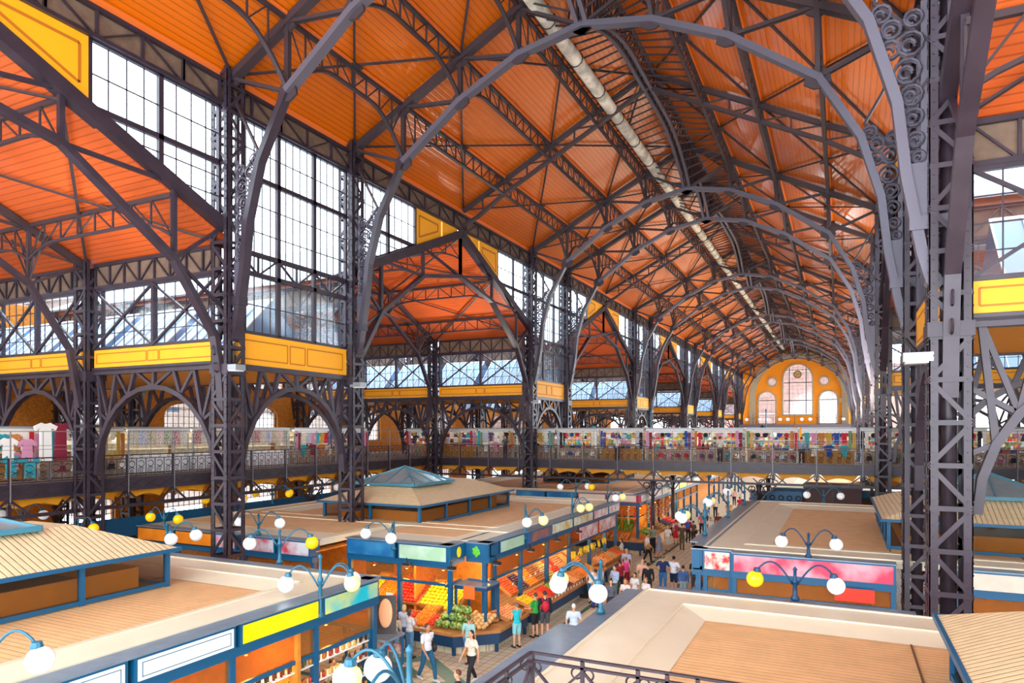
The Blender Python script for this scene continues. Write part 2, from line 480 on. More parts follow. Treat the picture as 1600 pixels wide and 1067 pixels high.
for a, b_ in PAIRS:
    for Y in (a, b_):
        t = thing('roof_truss', 'arched iron roof truss of the nave carried on columns, %s from the camera' % ORD[n], 'truss', (CX, Y, 0), 0, 'arched nave trusses'); n += 1
        for m_ in MT: link(m_.name.split('.')[0], m_, t)
for i, Y in enumerate(MIDS):
    t = thing('roof_truss', 'slender intermediate roof truss of the nave above a side gable, %s from the camera' % ORD[i], 'truss', (CX, Y, 0), 0, 'intermediate nave trusses')
    for m_ in DT: link(m_.name.split('.')[0], m_, t)

# purlins between trusses
def purlin(Lh, top, flat, kneez, knee0, knee1, npan, name='lattice_purlin'):
    """along +Y; lower chord flat at `flat`, curving down to kneez at ends with a knee"""
    ch = MB(); wb = MB(); ed = MB()
    def low(y):
        z = flat
        for on, d in ((knee0, y), (knee1, Lh-y)):
            if on and d < 2.4: z = min(z, flat-(flat-kneez)*(1-d/2.4)**2)
        return z
    ch.bar((0, 0, top-.06), (0, Lh, top-.06), .16, .12)
    ys = sorted(set([0]+[.35*i for i in range(1, 8)]+[Lh-.35*i for i in range(1, 8)]+[Lh])) if (knee0 or knee1) else [0, Lh]
    ch.path([(0, y, low(y)) for y in ys], .15, .10)
    ed.bar((0, 0, top+.05), (0, Lh, top+.05), .30, .10)
    for i in range(npan+1):
        y = Lh*i/npan
        wb.bar((0, y, low(y)), (0, y, top), .05, .06)
        if i < npan:
            y2 = Lh*(i+1)/npan
            if i < npan/2: wb.bar((0, y, top-.05), (0, y2, low(y2)), .03, .05)
            else: wb.bar((0, y2, top-.05), (0, y, low(y)), .03, .05)
    return ch.mesh('purlin_chord', IRON2), wb.mesh('purlin_web', IRON2), ed.mesh('edge_board', EDGE)
PUR = {}
for dx, kz in ((8.1, 19.2), (5.3, 21.25), (2.65, 22.5)):
    tp = roofz(dx)-.12; fl = tp-.85
    PUR[dx, 'n'] = purlin(6.8, tp, fl, kz, 1, 1, 8)
    PUR[dx, 'a'] = purlin(9.7, tp, fl, kz, 1, 0, 11)
    PUR[dx, 'b'] = purlin(9.7, tp, fl, kz, 0, 1, 11)
rt = roofz(0)-.3
def ridge(Lh, k0, k1):
    ch = MB(); wb = MB()
    def low(y):
        t = 0 if not k0 else max(0, 1-y/6.5); u = 0 if not k1 else max(0, 1-(Lh-y)/6.5)
        return 24.9-1.95*max(t, u)**2
    ys = [Lh*i/14 for i in range(15)]
    for o in (-.35, .35):
        ch.bar((o, 0, rt), (o, Lh, rt), .14, .16)
        ch.path([(o*.5, y, low(y)) for y in ys], .16, .16)
        for i in range(15):
            sgn = 1 if o > 0 else -1; wb.bar((o*.5, ys[i], low(ys[i])), (sgn*2.5, ys[i], roofz(2.5)-.3), .06)
            wb.bar((o*.5, ys[i], low(ys[i])), (o, ys[i], rt), .06)
            if i < 14: wb.bar((o*.5, ys[i], low(ys[i])), (o, ys[i+1], rt), .05)
    for i in range(0, 15, 2): wb.bar((-.35, ys[i], rt), (.35, ys[i], rt), .06)
    return ch.mesh('purlin_chord', IRONL), wb.mesh('purlin_web', IRON2)
RID = {'n': ridge(6.8, 1, 1), 'a': ridge(9.7, 1, 0), 'b': ridge(9.7, 0, 1)}
def brace(Lh):
    out = []
    for (d0, d1) in ((10.7, 5.3), (5.3, .2)):
        mb = MB(); z0 = roofz(d0)-.16; z1 = roofz(d1)-.16
        mb.bar((d0, 0, z0), (d1, Lh, z1), .09, .07); mb.bar((d0, Lh, z0), (d1, 0, z1), .09, .07)
        mx, mz = (d0+d1)/2, (z0+z1)/2
        mb.box(mx-.22, mx+.22, Lh/2-.25, Lh/2+.25, mz-.10, mz-.04)
        out.append(mb.mesh('wind_brace', IRON2))
    return out
BR = {6.8: brace(6.8), 9.7: brace(9.7)}
bays = []
Y = -1.8
bays.append((-1.8, 9.7, 'a')); bays.append((7.9, 9.7, 'b'))
for k, (a, b_) in enumerate(PAIRS):
    bays.append((a, 6.8, 'n'))
    if k < 5: bays.append((b_, 9.7, 'a')); bays.append((b_+9.7, 9.7, 'b'))
NODEW = {8.1: 'lowest', 5.3: 'middle', 2.65: 'uppermost'}
for i, (Y0, Lh, ty) in enumerate(bays):
    for sg in (-1, 1):
        for dx in (8.1, 5.3, 2.65):
            t = thing('lattice_purlin', '%s lattice purlin of the %s nave slope, %s bay' % (NODEW[dx], side_word[sg], ORD[i]), 'purlin', (CX+sg*dx, Y0, 0), 0, 'nave roof purlins')
            for m_ in PUR[dx, ty]: link(m_.name.split('.')[0], m_, t)
        for j in (0, 1):
            o = link('wind_brace', BR[Lh][j], None, (CX, Y0, 0)); o.scale.x = sg
            tag(o, 'crossed wind brace under the %s half of the %s nave slope, %s bay' % (('lower', 'upper')[j], side_word[sg], ORD[i]), 'brace', 'nave wind braces')
    t = thing('ridge_girder', 'dense double lattice girder under the roof ridge, %s bay from the camera' % ORD[i], 'girder', (CX, Y0, 0), 0, 'ridge girders')
    for m_ in RID[ty]: link(m_.name.split('.')[0], m_, t)
# extra secondary rods near the ridge + duct
duct = MB(); yy = -2
duct.tube([(CX-1.9, -2, 24.25), (CX-1.9, 150, 24.25)], .3, 12)
dm_ = mat('duct_paint', '#e8dccb', .5, .1, noise=.45, nscale=1.4)
d = duct.obj('ventilation_duct', dm_, None, None, True); tag(d, 'long pale round duct hung beside the ridge girder', 'duct')
bd = MB(); yy = 0
while yy < 150: bd.ring((CX-1.9, yy, 24.25), .33, .03, 'Y', 10); bd.bar((CX-1.9, yy, 24.5), (CX-1.9, yy, 25.0), .04); yy += 3.2
bd.obj('duct_hanger', IRON2, d)

# ---------------------------------------------------------------- nave side walls
def PX(X): return lambda u, v, t: (X+t, u, v)
def PY(Yv): return lambda u, v, t: (u, Yv+t, v)
WN = [0]
def window(P, poly, us, vs, mull=(), trans=(), parent=None, label='window'):
    WN[0] += 1
    fr = MB(); outline(fr, poly, P, .12, .14)
    grid(fr, poly, P, mull, trans, .17, .14)
    f = fr.obj('window_%d' % WN[0], IRON, parent); struct(f, label)
    gb = MB(); grid(gb, poly, P, us, vs, .035, .035); gb.obj('glazing_bars', IRON, f)
    gl = MB().plate(poly, P, -.008, .008); gl.obj('glass_pane', GLASS, f)
    return f
def panel(P, poly, front, parent=None, lines=True, dark=YLINE, m=None):
    mb = MB().plate(poly, P, -.06, .06); o = mb.obj('yellow_panel', m or YEL, parent)
    if lines:
        xs = [p[0] for p in poly]; zs = [p[1] for p in poly]
        ln = MB(); x0, x1, z0, z1 = min(xs), max(xs), min(zs), max(zs)
        def P2(u, v, t): return P(u, v, t+front*.065)
        if lines == 'poly': outline(ln, shrink(poly, .32), P2, .09, .01)
        else:
            W = x1-x0; mg = (z1-z0)*.22; c = (x0+x1)/2; k = min(.45, W*.07)
            for a, b2 in ((x0+mg, c-k-mg*.5), (c-k, c+k), (c+k+mg*.5, x1-mg)):
                outline(ln, [(a, z0+mg), (b2, z0+mg), (b2, z1-mg), (a, z1-mg)], P2, .05, .01)
        ln.obj('panel_line', dark, o)
    return o
def flat_lattice(mb, P, u0, u1, z0, z1, n, w=.08):
    mb.bar(P(u0, z0, 0), P(u1, z0, 0), .16, .12); mb.bar(P(u0, z1, 0), P(u1, z1, 0), .16, .12)
    for i in range(n+1):
        u = u0+(u1-u0)*i/n; mb.bar(P(u, z0, 0), P(u, z1, 0), w)
        if i < n:
            v = u0+(u1-u0)*(i+1)/n
            if i % 2: mb.bar(P(u, z0, 0), P(v, z1, 0), w*.7)
            else: mb.bar(P(u, z1, 0), P(v, z0, 0), w*.7)
def spandrel(P, u0, u1, zt=10.0, zc=9.35, zs=5.9, w=.14):
    """arched girder below the yellow panel"""
    mb = MB(); c = (u0+u1)/2; a = (u1-u0)/2-.12; n = 14
    mb.bar(P(u0, zt, 0), P(u1, zt, 0), .3, .2)
    pts = [(c-a*math.cos(PI*i/n), zs+(zc-zs)*math.sin(PI*i/n)) for i in range(n+1)]
    mb.path([P(u, v, 0) for u, v in pts], .24, .18)
    tops = [u0+.2+(u1-u0-.4)*i/6 for i in range(7)]
    idx = [2, 3, 5, 7, 9, 11, 12]
    for i in range(7):
        p = pts[idx[i]]; mb.bar(P(tops[i], zt, 0), P(*p, 0), w)
        if i < 3: mb.bar(P(tops[i], zt, 0), P(*pts[idx[i+1]], 0), w*.8)
        if i > 3: mb.bar(P(tops[i], zt, 0), P(*pts[idx[i-1]], 0), w*.8)
    for s, e in ((u0, pts[1]), (u1, pts[-2])):
        mb.bar(P(s, 7.2, 0), P(*pts[2] if s == u0 else pts[-3], 0), w*.8)
        mb.bar(P(s, 8.6, 0), P(*pts[3] if s == u0 else pts[-4], 0), w*.8)
    return mb
rake = lambda y, c: 14.8+4.1*(1-abs(y-c)/9.7)
for sg in (-1, 1):
    X = CX+sg*HW; P = PX(X); fr = -sg
    # eave girder along whole nave
    mb = MB(); yy = -1.8
    while yy < END-1:
        flat_lattice(mb, PX(X-sg*.12), yy, yy+4.36, 19.15, 20.0, 3); yy += 4.367
    bk = MB().plate([(-1.8, 19.1), (END, 19.1), (END, 20.1), (-1.8, 20.1)], P, -.02, .02)
    g = mb.obj('eave_girder', IRON); tag(g, 'long lattice girder under the eave of the %s nave wall' % side_word[sg], 'girder'); bk.obj('backing_board', BROWNB, g)
    for k, (a, b_) in enumerate(PAIRS):
        u0, u1 = a+.4, b_-.4
        poly = [(u0, 11.3), (u1, 11.3), (u1, 19.1), (u0, 19.1)]
        f = window(P, poly, frange(u0, u1, 15), [12.35, 14.9+.2, 16.1, 18.1], frange(u0, u1, 3), [13.5, 14.25, 17.1], label='tall clerestory window in the %s nave wall, %s from the camera' % (side_word[sg], ORD[k]))
        tr = MB()
        for i in range(3):
            ua = u0+(u1-u0)*i/3; ub = u0+(u1-u0)*(i+1)/3; um = (ua+ub)/2
            tr.bar(P(ua, 14.25, 0), P(um, 13.5, 0), .07); tr.bar(P(um, 13.5, 0), P(ub, 14.25, 0), .07); tr.bar(P(um, 13.5, 0), P(um, 14.25, 0), .07)
        tr.obj('transom_lattice', IRON, f)
        pn = panel(P, [(u0, 10.05), (u1, 10.05), (u1, 11.28), (u0, 11.28)], fr)
        tag(pn, 'yellow panel under the tall %s nave window, %s bay' % (side_word[sg], ORD[k]), 'panel', 'nave wall panels')
        s = spandrel(P, u0, u1).obj('arched_girder', IRON); tag(s, 'arched girder under the %s yellow panel, %s nave wall' % (ORD[k], side_word[sg]), 'girder', 'nave arched girders')
    for k, c in enumerate(MIDS):
        lo, hi = c-9.3, c+9.3
        if k == 0: lo = c-9.3
        # gable frame
        t = thing('gable_frame', 'iron gable frame opening into the %s side transept, %s from the camera' % (side_word[sg], ORD[k]), 'frame', (X, c, 0), 0, 'transept gable frames')
        mb = MB()
        for s in (-1, 1):
            mb.bar((0, s*9.5, rake(c+9.5, c)), (0, 0, 18.95), .42, .42)
        mb.obj('rake_beam', IRON, t)
        mb = MB(); lc = [(9.45, 8.4), (9.35, 9.7), (9.1, 11.0), (7.5, 13.3), (3.9, 15.75), (0, 16.5)]
        for s in (-1, 1): mb.path([(0, s*y, z) for y, z in lc], .30, .2)
        mb.obj('lower_chord', IRON, t)
        mb = MB()
        for s in (-1, 1):
            for (y, z) in lc[3:]: mb.bar((0, s*y, z), (0, s*y, rake(c+y, c)), .15)
            for (p, q) in (((9.5, 14.9), lc[3]), ((7.4, rake(c+7.4, c)), lc[4]), ((3.9, rake(c+3.9, c)), lc[5])): mb.bar((0, s*p[0], p[1]), (0, s*q[0], q[1]), .12)
            mb.bar((0, s*9.5, 12.0), (0, s*7.4, 13.4), .10)
            for zz, r in ((9.9, .16), (10.5, .2), (11.2, .24), (12, .3)): mb.ring((0, s*(9.3-.1), zz), r, .03, 'X', 8)
        mb.obj('truss_web', IRON, t)
        if k == 0 and sg == -1:
            Bn = 12.6
            halves = [(1, 12.6-7.9)]
        for s in (-1, 1):
            yb = c+s*(4.65 if k else 4.7); ye = c+s*9.3
            r1 = lambda y: rake(y, c)+.25
            poly = [(ye, r1(ye)), (ye, 19.1), (yb, 19.1), (yb, r1(yb))]
            if s < 0 and k == 0: continue
            if s > 0: pass
            pl = sorted(poly) and poly
            window(P, pl, [min(ye, yb)+4.62*i/8 for i in range(1, 8)], [15.9, 16.6, 18.1], [(ye+yb)/2], [17.1], label='sloped-foot window beside the gable of the %s nave wall' % side_word[sg])
            pp = [(yb, r1(yb)), (yb, 19.1), (c+s*.5, 19.1), (c+s*.5, r1(c+s*.5)-.02)]
            if k == 0:
                pn = panel(P, pp, fr, lines='poly')
            else:
                q1 = c+s*2.2
                pn = panel(P, [(yb, r1(yb)), (yb, 19.1), (q1, 19.1), (q1, r1(q1))], fr, lines='poly')
                p2 = panel(P, [(q1-s*.15, r1(q1-s*.15)), (q1-s*.15, 19.1), (c+s*.45, 19.1), (c+s*.45, r1(c+s*.45)-.01)], fr, pn, lines=False)
            tag(pn, 'yellow infill panel %s the peak of the %s %s gable' % ('beyond' if s > 0 else 'before', ORD[k], side_word[sg]), 'panel', 'gable infill panels')

# ---------------------------------------------------------------- transepts
TE = 14.4
def troof(y): return TE+(9.7-abs(y))*.464
def ttruss():
    up = MB(); lo = MB(); wb = MB()
    lc = [(9.3, 8.6), (8.9, 10.9), (7.4, 13.2), (3.9, 15.4), (0, 16.1)]
    for s in (-1, 1):
        up.bar((0, s*9.6, troof(9.6)-.2), (0, 0, troof(0)-.2), .24, .24)
        lo.path([(0, s*y, z) for y, z in lc], .24, .18)
        for (y, z) in lc[2:]: wb.bar((0, s*y, z), (0, s*y, troof(y)-.2), .13)
        for (p, q) in (((9.5, 14.3), lc[2]), ((7.4, troof(7.4)-.2), lc[3]), ((3.9, troof(3.9)-.2), lc[4])): wb.bar((0, s*p[0], p[1]), (0, s*q[0], q[1]), .10)
        for (y0, z0) in (lc[2], lc[3], lc[4]):
            for a in (-.9, -.45, .45, .9): wb.bar((0, s*y0, z0+.1), (a*1.2, s*y0, troof(y0)-.5), .05)
    return [up.mesh('upper_chord', IRON2), lo.mesh('lower_chord', IRON), wb.mesh('truss_web', IRON2)]
TT = ttruss()
def tpurlin(y):
    ch = MB(); wb = MB(); tp = troof(y)-.1; L7 = 7.0
    ch.bar((0, 0, tp), (L7, 0, tp), .12, .14)
    def low(x):
        d = min(x, L7-x); return tp-.75-(.55*(1-d/1.6)**2 if d < 1.6 else 0)
    xs = [L7*i/16 for i in range(17)]
    ch.path([(x, 0, low(x)) for x in xs], .12, .09)
    for i in range(9):
        x = L7*i/8; wb.bar((x, 0, low(x)), (x, 0, tp), .05)
        if i < 8:
            x2 = L7*(i+1)/8
            if i < 4: wb.bar((x2, 0, tp), (x, 0, low(x)), .045)
            else: wb.bar((x, 0, tp), (x2, 0, low(x2)), .045)
    return [ch.mesh('purlin_chord', IRON2), wb.mesh('purlin_web', IRON2)]
TP = {y: tpurlin(y) for y in (0, 3.9, 7.4)}
tb = MB()
tb.bar((0, 9.6, troof(9.6)-.15), (7, 3.9, troof(3.9)-.15), .09, .06); tb.bar((7, 9.6, troof(9.6)-.15), (0, 3.9, troof(3.9)-.15), .09, .06)
tb.bar((0, 3.9, troof(3.9)-.15), (7, 0, troof(0)-.15), .09, .06); tb.bar((7, 3.9, troof(3.9)-.15), (0, 0, troof(0)-.15), .09, .06)
TB = tb.mesh('wind_brace', IRON2)
# one cross wall segment (window, girder, panel, arch), built once per width
def cross_segment(Wd, front, name_parts):
    """spans u 0..Wd along +X at y=0"""
    P = PY(0)
    root = {}
    gd = MB(); flat_lattice(gd, P, .4, Wd-.4, 13.4, 14.3, 8, .07)
    bk = MB().plate([(.4, 13.35), (Wd-.4, 13.35), (Wd-.4, 14.35), (.4, 14.35)], P, .05, .08)
    root['girder'] = (gd.mesh('lattice_girder', IRON), bk.mesh('backing_board', BROWNB))
    poly = [(.4, 10.95), (Wd-.4, 10.95), (Wd-.4, 13.3), (.4, 13.3)]
    fr_ = MB(); outline(fr_, poly, P, .12, .12); c = Wd/2; fr_.bar((c, 0, 10.95), (c, 0, 13.3), .2, .14)
    for a, b2 in ((.4, c), (c, Wd-.4)):
        fr_.bar((a, -.06, 10.95), (b2, -.06, 13.3), .10, .08); fr_.bar((a, -.06, 13.3), (b2, -.06, 10.95), .10, .08)
    gb = MB(); grid(gb, poly, P, frange(.4, Wd-.4, 12), frange(10.95, 13.3, 4), .03, .03)
    gl = MB().plate(poly, P, -.008, .008)
    root['win'] = (fr_.mesh('window_frame', IRON), gb.mesh('glazing_bars', IRON), gl.mesh('glass_pane', GLASS))
    pm = MB().plate([(.4, 10.2), (Wd-.4, 10.2), (Wd-.4, 10.9), (.4, 10.9)], P, -.06, .06)
    ln = MB(); k = .3; mg = .16
    for sd in (-.065, .065):
        for a, b2 in ((.4+mg, c-k-mg*.5), (c-k, c+k), (c+k+mg*.5, Wd-.4-mg)):
            outline(ln, [(a, 10.2+mg), (b2, 10.2+mg), (b2, 10.9-mg), (a, 10.9-mg)], lambda u, v, t, sd=sd: (u, sd+t, v), .045, .01)
    root['panel'] = (pm.mesh('yellow_panel', YEL), ln.mesh('panel_line', YLINE))
    ar = spandrel(P, .4, Wd-.4); ar.bar((.4, 0, 10.1), (Wd-.4, 0, 10.1), .3, .16)
    root['arch'] = ar.mesh('arched_girder', IRON)
    return root
SEG = {}
for i in range(3): SEG[i] = cross_segment(DXS[i+1]-DXS[i], 1, '')
nw = 0
for k, (a, b_) in enumerate(PAIRS):
    for j, Y in enumerate((a, b_)):
        for sg in (-1, 1):
            if sg == 1 and k > 1: continue
            for i in range(3):
                if i == 2 and k > 1: continue
                x0 = CX-DXS[i+1] if sg < 0 else CX+DXS[i]
                S = SEG[i]; wh = '%s %s cross wall, %s bay out' % (ORD[2*k+j], side_word[sg], ORD[i])
                g = link('lattice_girder', S['girder'][0], None, (x0, Y, 0)); tag(g, 'lattice girder above the windows, '+wh, 'girder', 'cross wall girders'); link('backing_board', S['girder'][1], g)
                WN[0] += 1
                f = link('window_%d' % WN[0], S['win'][0], None, (x0, Y, 0)); struct(f, 'cross-braced window, '+wh); link('glazing_bars', S['win'][1], f); link('glass_pane', S['win'][2], f)
                p = link('yellow_panel', S['panel'][0], None, (x0, Y, 0)); tag(p, 'yellow panel under the windows, '+wh, 'panel', 'cross wall panels'); link('panel_line', S['panel'][1], p)
                o = link('arched_girder', S['arch'], None, (x0, Y, 0)); tag(o, 'arched iron girder, '+wh, 'girder', 'cross wall arches')
for k, c in enumerate(MIDS):
    for sg in (-1, 1):
        if sg == 1 and k > 1: continue
        for s in (-1, 1):
            mb = MB(); xa, xb = CX+sg*(HW+.1), CX+sg*32.6
            ye = c+s*9.9; ze, zr = troof(9.9), troof(0)
            mb.add([(xa, ye, ze), (xb, ye, ze), (xb, c, zr), (xa, c, zr), (xa, ye, ze+.25), (xb, ye, ze+.25), (xb, c, zr+.25), (xa, c, zr+.25)],
                   [(0,1,2,3),(7,6,5,4),(0,4,5,1),(3,2,6,7),(0,3,7,4),(1,5,6,2)])
            struct(mb.obj('ceiling_transept', CEILT), 'boarded transept ceiling slope %s the ridge of the %s %s transept' % ('beyond' if s > 0 else 'before', ORD[k], side_word[sg]))
        segs = [(10.9, 18.7), (18.7, 25.7), (25.7, 32.2)]
        for i, (d0, d1) in enumerate(segs):
            if i == 2 and k > 1: continue
            t = thing('transept_truss', 'arched iron truss of the %s transept on the %s, %s from the nave' % (ORD[k], side_word[sg], ORD[i]), 'truss', (CX+sg*d1, c, 0), 0, 'transept trusses')
            for m_ in TT: link(m_.name.split('.')[0], m_, t)
            for y in (0, 3.9, 7.4):
                for s in ((1,) if y == 0 else (-1, 1)):
                    x0 = CX-d1 if sg < 0 else CX+d0
                    t = thing('lattice_purlin', 'lattice purlin %s, %s %s transept, %s bay' % ('on the ridge' if y == 0 else '%s on the %s slope' % ('high' if y < 5 else 'low', 'far' if s > 0 else 'near'), ORD[k], side_word[sg], ORD[i]), 'purlin', (x0, c+s*y, 0), 0, 'transept purlins')
                    t.scale.x = (d1-d0)/7
                    for m_ in TP[y]: link(m_.name.split('.')[0], m_, t)
            for s in (-1, 1):
                o = link('wind_brace', TB, None, (CX-d1 if sg < 0 else CX+d0, c, 0)); o.scale = ((d1-d0)/7, s, 1)
                tag(o, 'crossed wind brace, %s slope of the %s %s transept, %s bay' % ('far' if s > 0 else 'near', ORD[k], side_word[sg], ORD[i]), 'brace', 'transept wind braces')
ROOFP = mat('roof_sheet_pale', '#b4bec8', .4, .2); SKYP = mat('skylight_sheet', '#7796bd', .25, 0, noise=.1, nscale=.8)
for k, c in enumerate(MIDS):
    for sg in (-1, 1):
        if sg == 1 and k > 1: continue
        mb = MB(); xa, xb = CX+sg*(HW+.6), CX+sg*32.8
        for s in (-1, 1):
            ye = c+s*10.2; ze, zr = troof(10.2)+.3, troof(0)+.3
            mb.add([(xa, ye, ze), (xb, ye, ze), (xb, c, zr), (xa, c, zr), (xa, ye, ze+.1), (xb, ye, ze+.1), (xb, c, zr+.1), (xa, c, zr+.1)],
                   [(0,1,2,3),(7,6,5,4),(0,4,5,1),(3,2,6,7),(0,3,7,4),(1,5,6,2)])
        struct(mb.obj('roof_transept', ROOFP), 'pale sheet roof over the %s %s transept' % (ORD[k], side_word[sg]))
for k, (a, b_) in enumerate(PAIRS[:5]):
    for sg in (-1, 1):
        if sg == 1 and k > 1: continue
        m_ = (a+b_)/2
        for q in range(5):
            xa = CX+sg*(12.2+4.1*q); xb = xa+sg*3.4; xa, xb = min(xa, xb), max(xa, xb)
            t = thing('ridge_skylight', 'pale glazed ridge skylight seen through the %s %s cross windows, %s outward' % (ORD[k], side_word[sg], ORD[q]), 'skylight', ((xa+xb)/2, m_, 10.12), 0, 'ridge skylights')
            h = (xb-xa)/2
            MB().add([(-h, -2.9, 0), (h, -2.9, 0), (h, 2.9, 0), (-h, 2.9, 0), (-h, 0, 2.9), (h, 0, 2.9)], [(0,1,5,4), (1,2,5), (2,3,4,5), (3,0,4), (3,2,1,0)]).obj('sheet', SKYP, t)
            g = MB()
            for i in range(6): x = -h+2*h*i/5; g.bar((x, -2.92, .02), (x, 0, 2.94), .05)
            g.bar((-h, 0, 2.92), (h, 0, 2.92), .08); g.obj('glazing_bars', WHITE, t)
# low yellow ceilings between transepts
for k, (a, b_) in enumerate(PAIRS[:4]):
    for sg in (-1, 1):
        if sg == 1 and k > 1: continue
        xa, xb = sorted((CX+sg*(HW+.4), CX+sg*32.2))
        struct(MB().box(xa, xb, a+.25, b_-.25, 9.95, 10.1).obj('ceiling_low', YSOFF), 'low ochre ceiling between transepts on the %s, %s from the camera' % (side_word[sg], ORD[k]))

# ---------------------------------------------------------------- outer walls
for sg in (-1, 1):
    X = CX+sg*32.4; holes = []
    if sg > 0: Ys = [29, 36, 43]
    else: Ys = [33+6.85*i for i in range(-5, 14)]
    top = 14.6
    for y in Ys:
        holes.append(arch_poly(y-1.7, y+1.7, 1.0, 3.1, 4.0, 10)[::1]); holes.append(arch_poly(y-1.7, y+1.7, 6.7, 8.7, 9.6, 10))
        holes.append([(y-2.6, 10.9), (y+2.6, 10.9), (y+2.6, 13.3), (y-2.6, 13.3)])
    y0, y1 = (-4, 130) if sg < 0 else (14, 60)
    mb = MB().plate([(y0, 0), (y1, 0), (y1, top), (y0, top)], PX(X), -.25, .25, holes)
    struct(mb.obj('wall_'+side_word[sg], BRICK))
    for h in holes:
        us = [p[0] for p in h]; vs = [p[1] for p in h]
        window(PX(X), h, frange(min(us), max(us), 8), frange(min(vs), max(vs), 6), label='gridded window in the outer %s wall' % side_word[sg])
    gm = []
    for c in MIDS[:5]:
        if sg > 0 and not 20 < c < 60: continue
        pl = [(c-9.7, 14.6), (c+9.7, 14.6), (c, 19.0)]
        fan = [(c-7.6, 14.75), (c+7.6, 14.75), (c+3.6, 16.7), (c, 18.2), (c-3.6, 16.7)]  # fan window added so more daylight reaches the transept ceiling
        window(PX(X), fan, frange(c-7.6, c+7.6, 14), [15.6, 16.5, 17.4], [c-3.6, c, c+3.6], label='glazed gable window, %s transept on the %s' % (ORD[MIDS.index(c)], side_word[sg]))
        struct(MB().plate(pl, PX(X), -.2, .2, [fan]).obj('wall_gable', BRICK), 'gable end of a transept, outer %s wall' % side_word[sg])

# ---------------------------------------------------------------- end wall with arch
P = PY(END)
ac = -8.4
holes = [arch_poly(-11.35, -5.45, 10.9, 18.5, 21.75, 18), arch_poly(-16.28, -12.69, 9.0, 14.2, 16.05, 14), arch_poly(-4.3, -.7, 9.0, 14.2, 16.0, 14)]
circ = lambda x, z, r, n=18: [(x+r*math.cos(2*PI*i/n), z+r*math.sin(2*PI*i/n)) for i in range(n)]
holes += [circ(-13.47, 18.05, .92), circ(-3.29, 18.0, .92)]
outer = [(CX-HW-.4, 0), (CX+HW+.4, 0), (CX+HW+.4, EAVE), (CX, roofz(0)+.2), (CX-HW-.4, EAVE)]
struct(MB().plate(outer, P, 0, .6, holes).obj('wall_back', ENDW))
names = ['tall arched central window', 'small arched window left of the centre', 'small arched window right of the centre', 'round window above the left arch', 'round window above the right arch']
for h, nm in zip(holes, names):
    us = [p[0] for p in h]; vs = [p[1] for p in h]; W = max(us)-min(us)
    window(PY(END+.3), h, frange(min(us), max(us), 6 if W > 4 else 4), frange(min(vs), max(vs), 14 if W > 4 else 5), [min(us)+W*.22, max(us)-W*.22] if W > 4 else [], [14.0, 17.8] if W > 4 else ([14.1] if W > 3 else []), label=nm+' in the far end wall')
    fr_ = MB(); outline(fr_, h, PY(END-.1), .35, .2); struct(fr_.obj('trim_window_surround', STONE), 'pale stone surround of the '+nm)
n_ = 26
ringo = [(ac+9.7*math.cos(PI*i/n_), 14.7+9.7*math.sin(PI*i/n_)) for i in range(n_+1)]
ringi = [(ac+8.45*math.cos(PI*i/n_), 14.7+8.45*math.sin(PI*i/n_)) for i in range(n_+1)]
mb = MB()
for i in range(n_): mb.plate([ringo[i], ringo[i+1], ringi[i+1], ringi[i]], P, -.35, 0)
mb.box(ac-9.7, ac-8.45, END-.35, END, 8, 14.7); mb.box(ac+8.45, ac+9.7, END-.35, END, 8, 14.7); mb.box(ac+7.9, ac+11, END-.5, END, 13.5, 14.3)
struct(mb.obj('trim_arch', STONE), 'big stone arch on the far end wall')
ck = thing('wall_clock', 'round clock hung in the tall arched window of the far end wall', 'clock', (-8.4, END-.2, 19.5))
mb = MB(); mb.ring((0, 0, 0), .72, .1, 'Y', 20); mb.obj('clock_case', mat('clock_bronze', '#6e4c28', .4, .5), ck)
mb = MB().plate(circ(0, 0, .7), PY(0), -.02, .02); mb.obj('clock_dial', mat('clock_dial', '#c9a66c', .5), ck)
mb = MB(); mb.bar((0, -.06, 0), (.5, -.06, .12), .06); mb.bar((0, -.06, 0), (-.35, -.06, -.1), .08); mb.obj('clock_hand', DARK, ck)

# ---------------------------------------------------------------- facades outside
FAC = mat('facade_plaster', '#98877e', .8, noise=.15); FACR = mat('facade_brick', '#8c6a62', .8, noise=.25, nscale=1); FW = mat('facade_window', '#46586c', .2)
ROOFM = mat('tile_roof', '#7a5348', .8)
def building(x0, x1, y0, y1, h, m, label, faceX=None, faceY=None):
    b = thing('neighbouring_building', label, 'building', ((x0+x1)/2, (y0+y1)/2, 0))
    ox, oy = (x0+x1)/2, (y0+y1)/2
    MB().box(x0-ox, x1-ox, y0-oy, y1-oy, 0, h).obj('facade', m, b)
    co_ = MB()
    for z in (4.5, h*.5, h-.6): co_.box(x0-ox-.3, x1-ox+.3, y0-oy-.3, y1-oy+.3, z, z+.4)
    co_.obj('cornice', FAC, b)
    MB().add([(x0-ox-.5, y0-oy-.5, h), (x1-ox+.5, y0-oy-.5, h), (x1-ox+.5, y1-oy+.5, h), (x0-ox-.5, y1-oy+.5, h), (0, y0-oy+3, h+3), (0, y1-oy-3, h+3)], [(0,1,4),(1,2,5,4),(2,3,5),(3,0,4,5),(3,2,1,0)]).obj('tiled_roof', ROOFM, b)
    wm = MB(); wf = MB(); wm.box(-.05, .05, -.7, .7, 0, 2.2); wf.box(-.12, .12, -.9, .9, -.2, 0); wf.box(-.12, .12, -.9, .9, 2.2, 2.5)
    A = wm.mesh('window', FW); B = wf.mesh('window_trim', FAC)
    z = 1.5
    while z < h-3:
        if faceX is not None:
            y = y0+2
            while y < y1-1.5:
                o = link('window', A, b, (faceX-ox, y-oy, z)); link('window_trim', B, o); y += 3.4
        z += 4.0
    return b
building(-75, -58, -12, 34, 17, FACR, 'pink brick apartment house outside beyond the near left windows', -58)
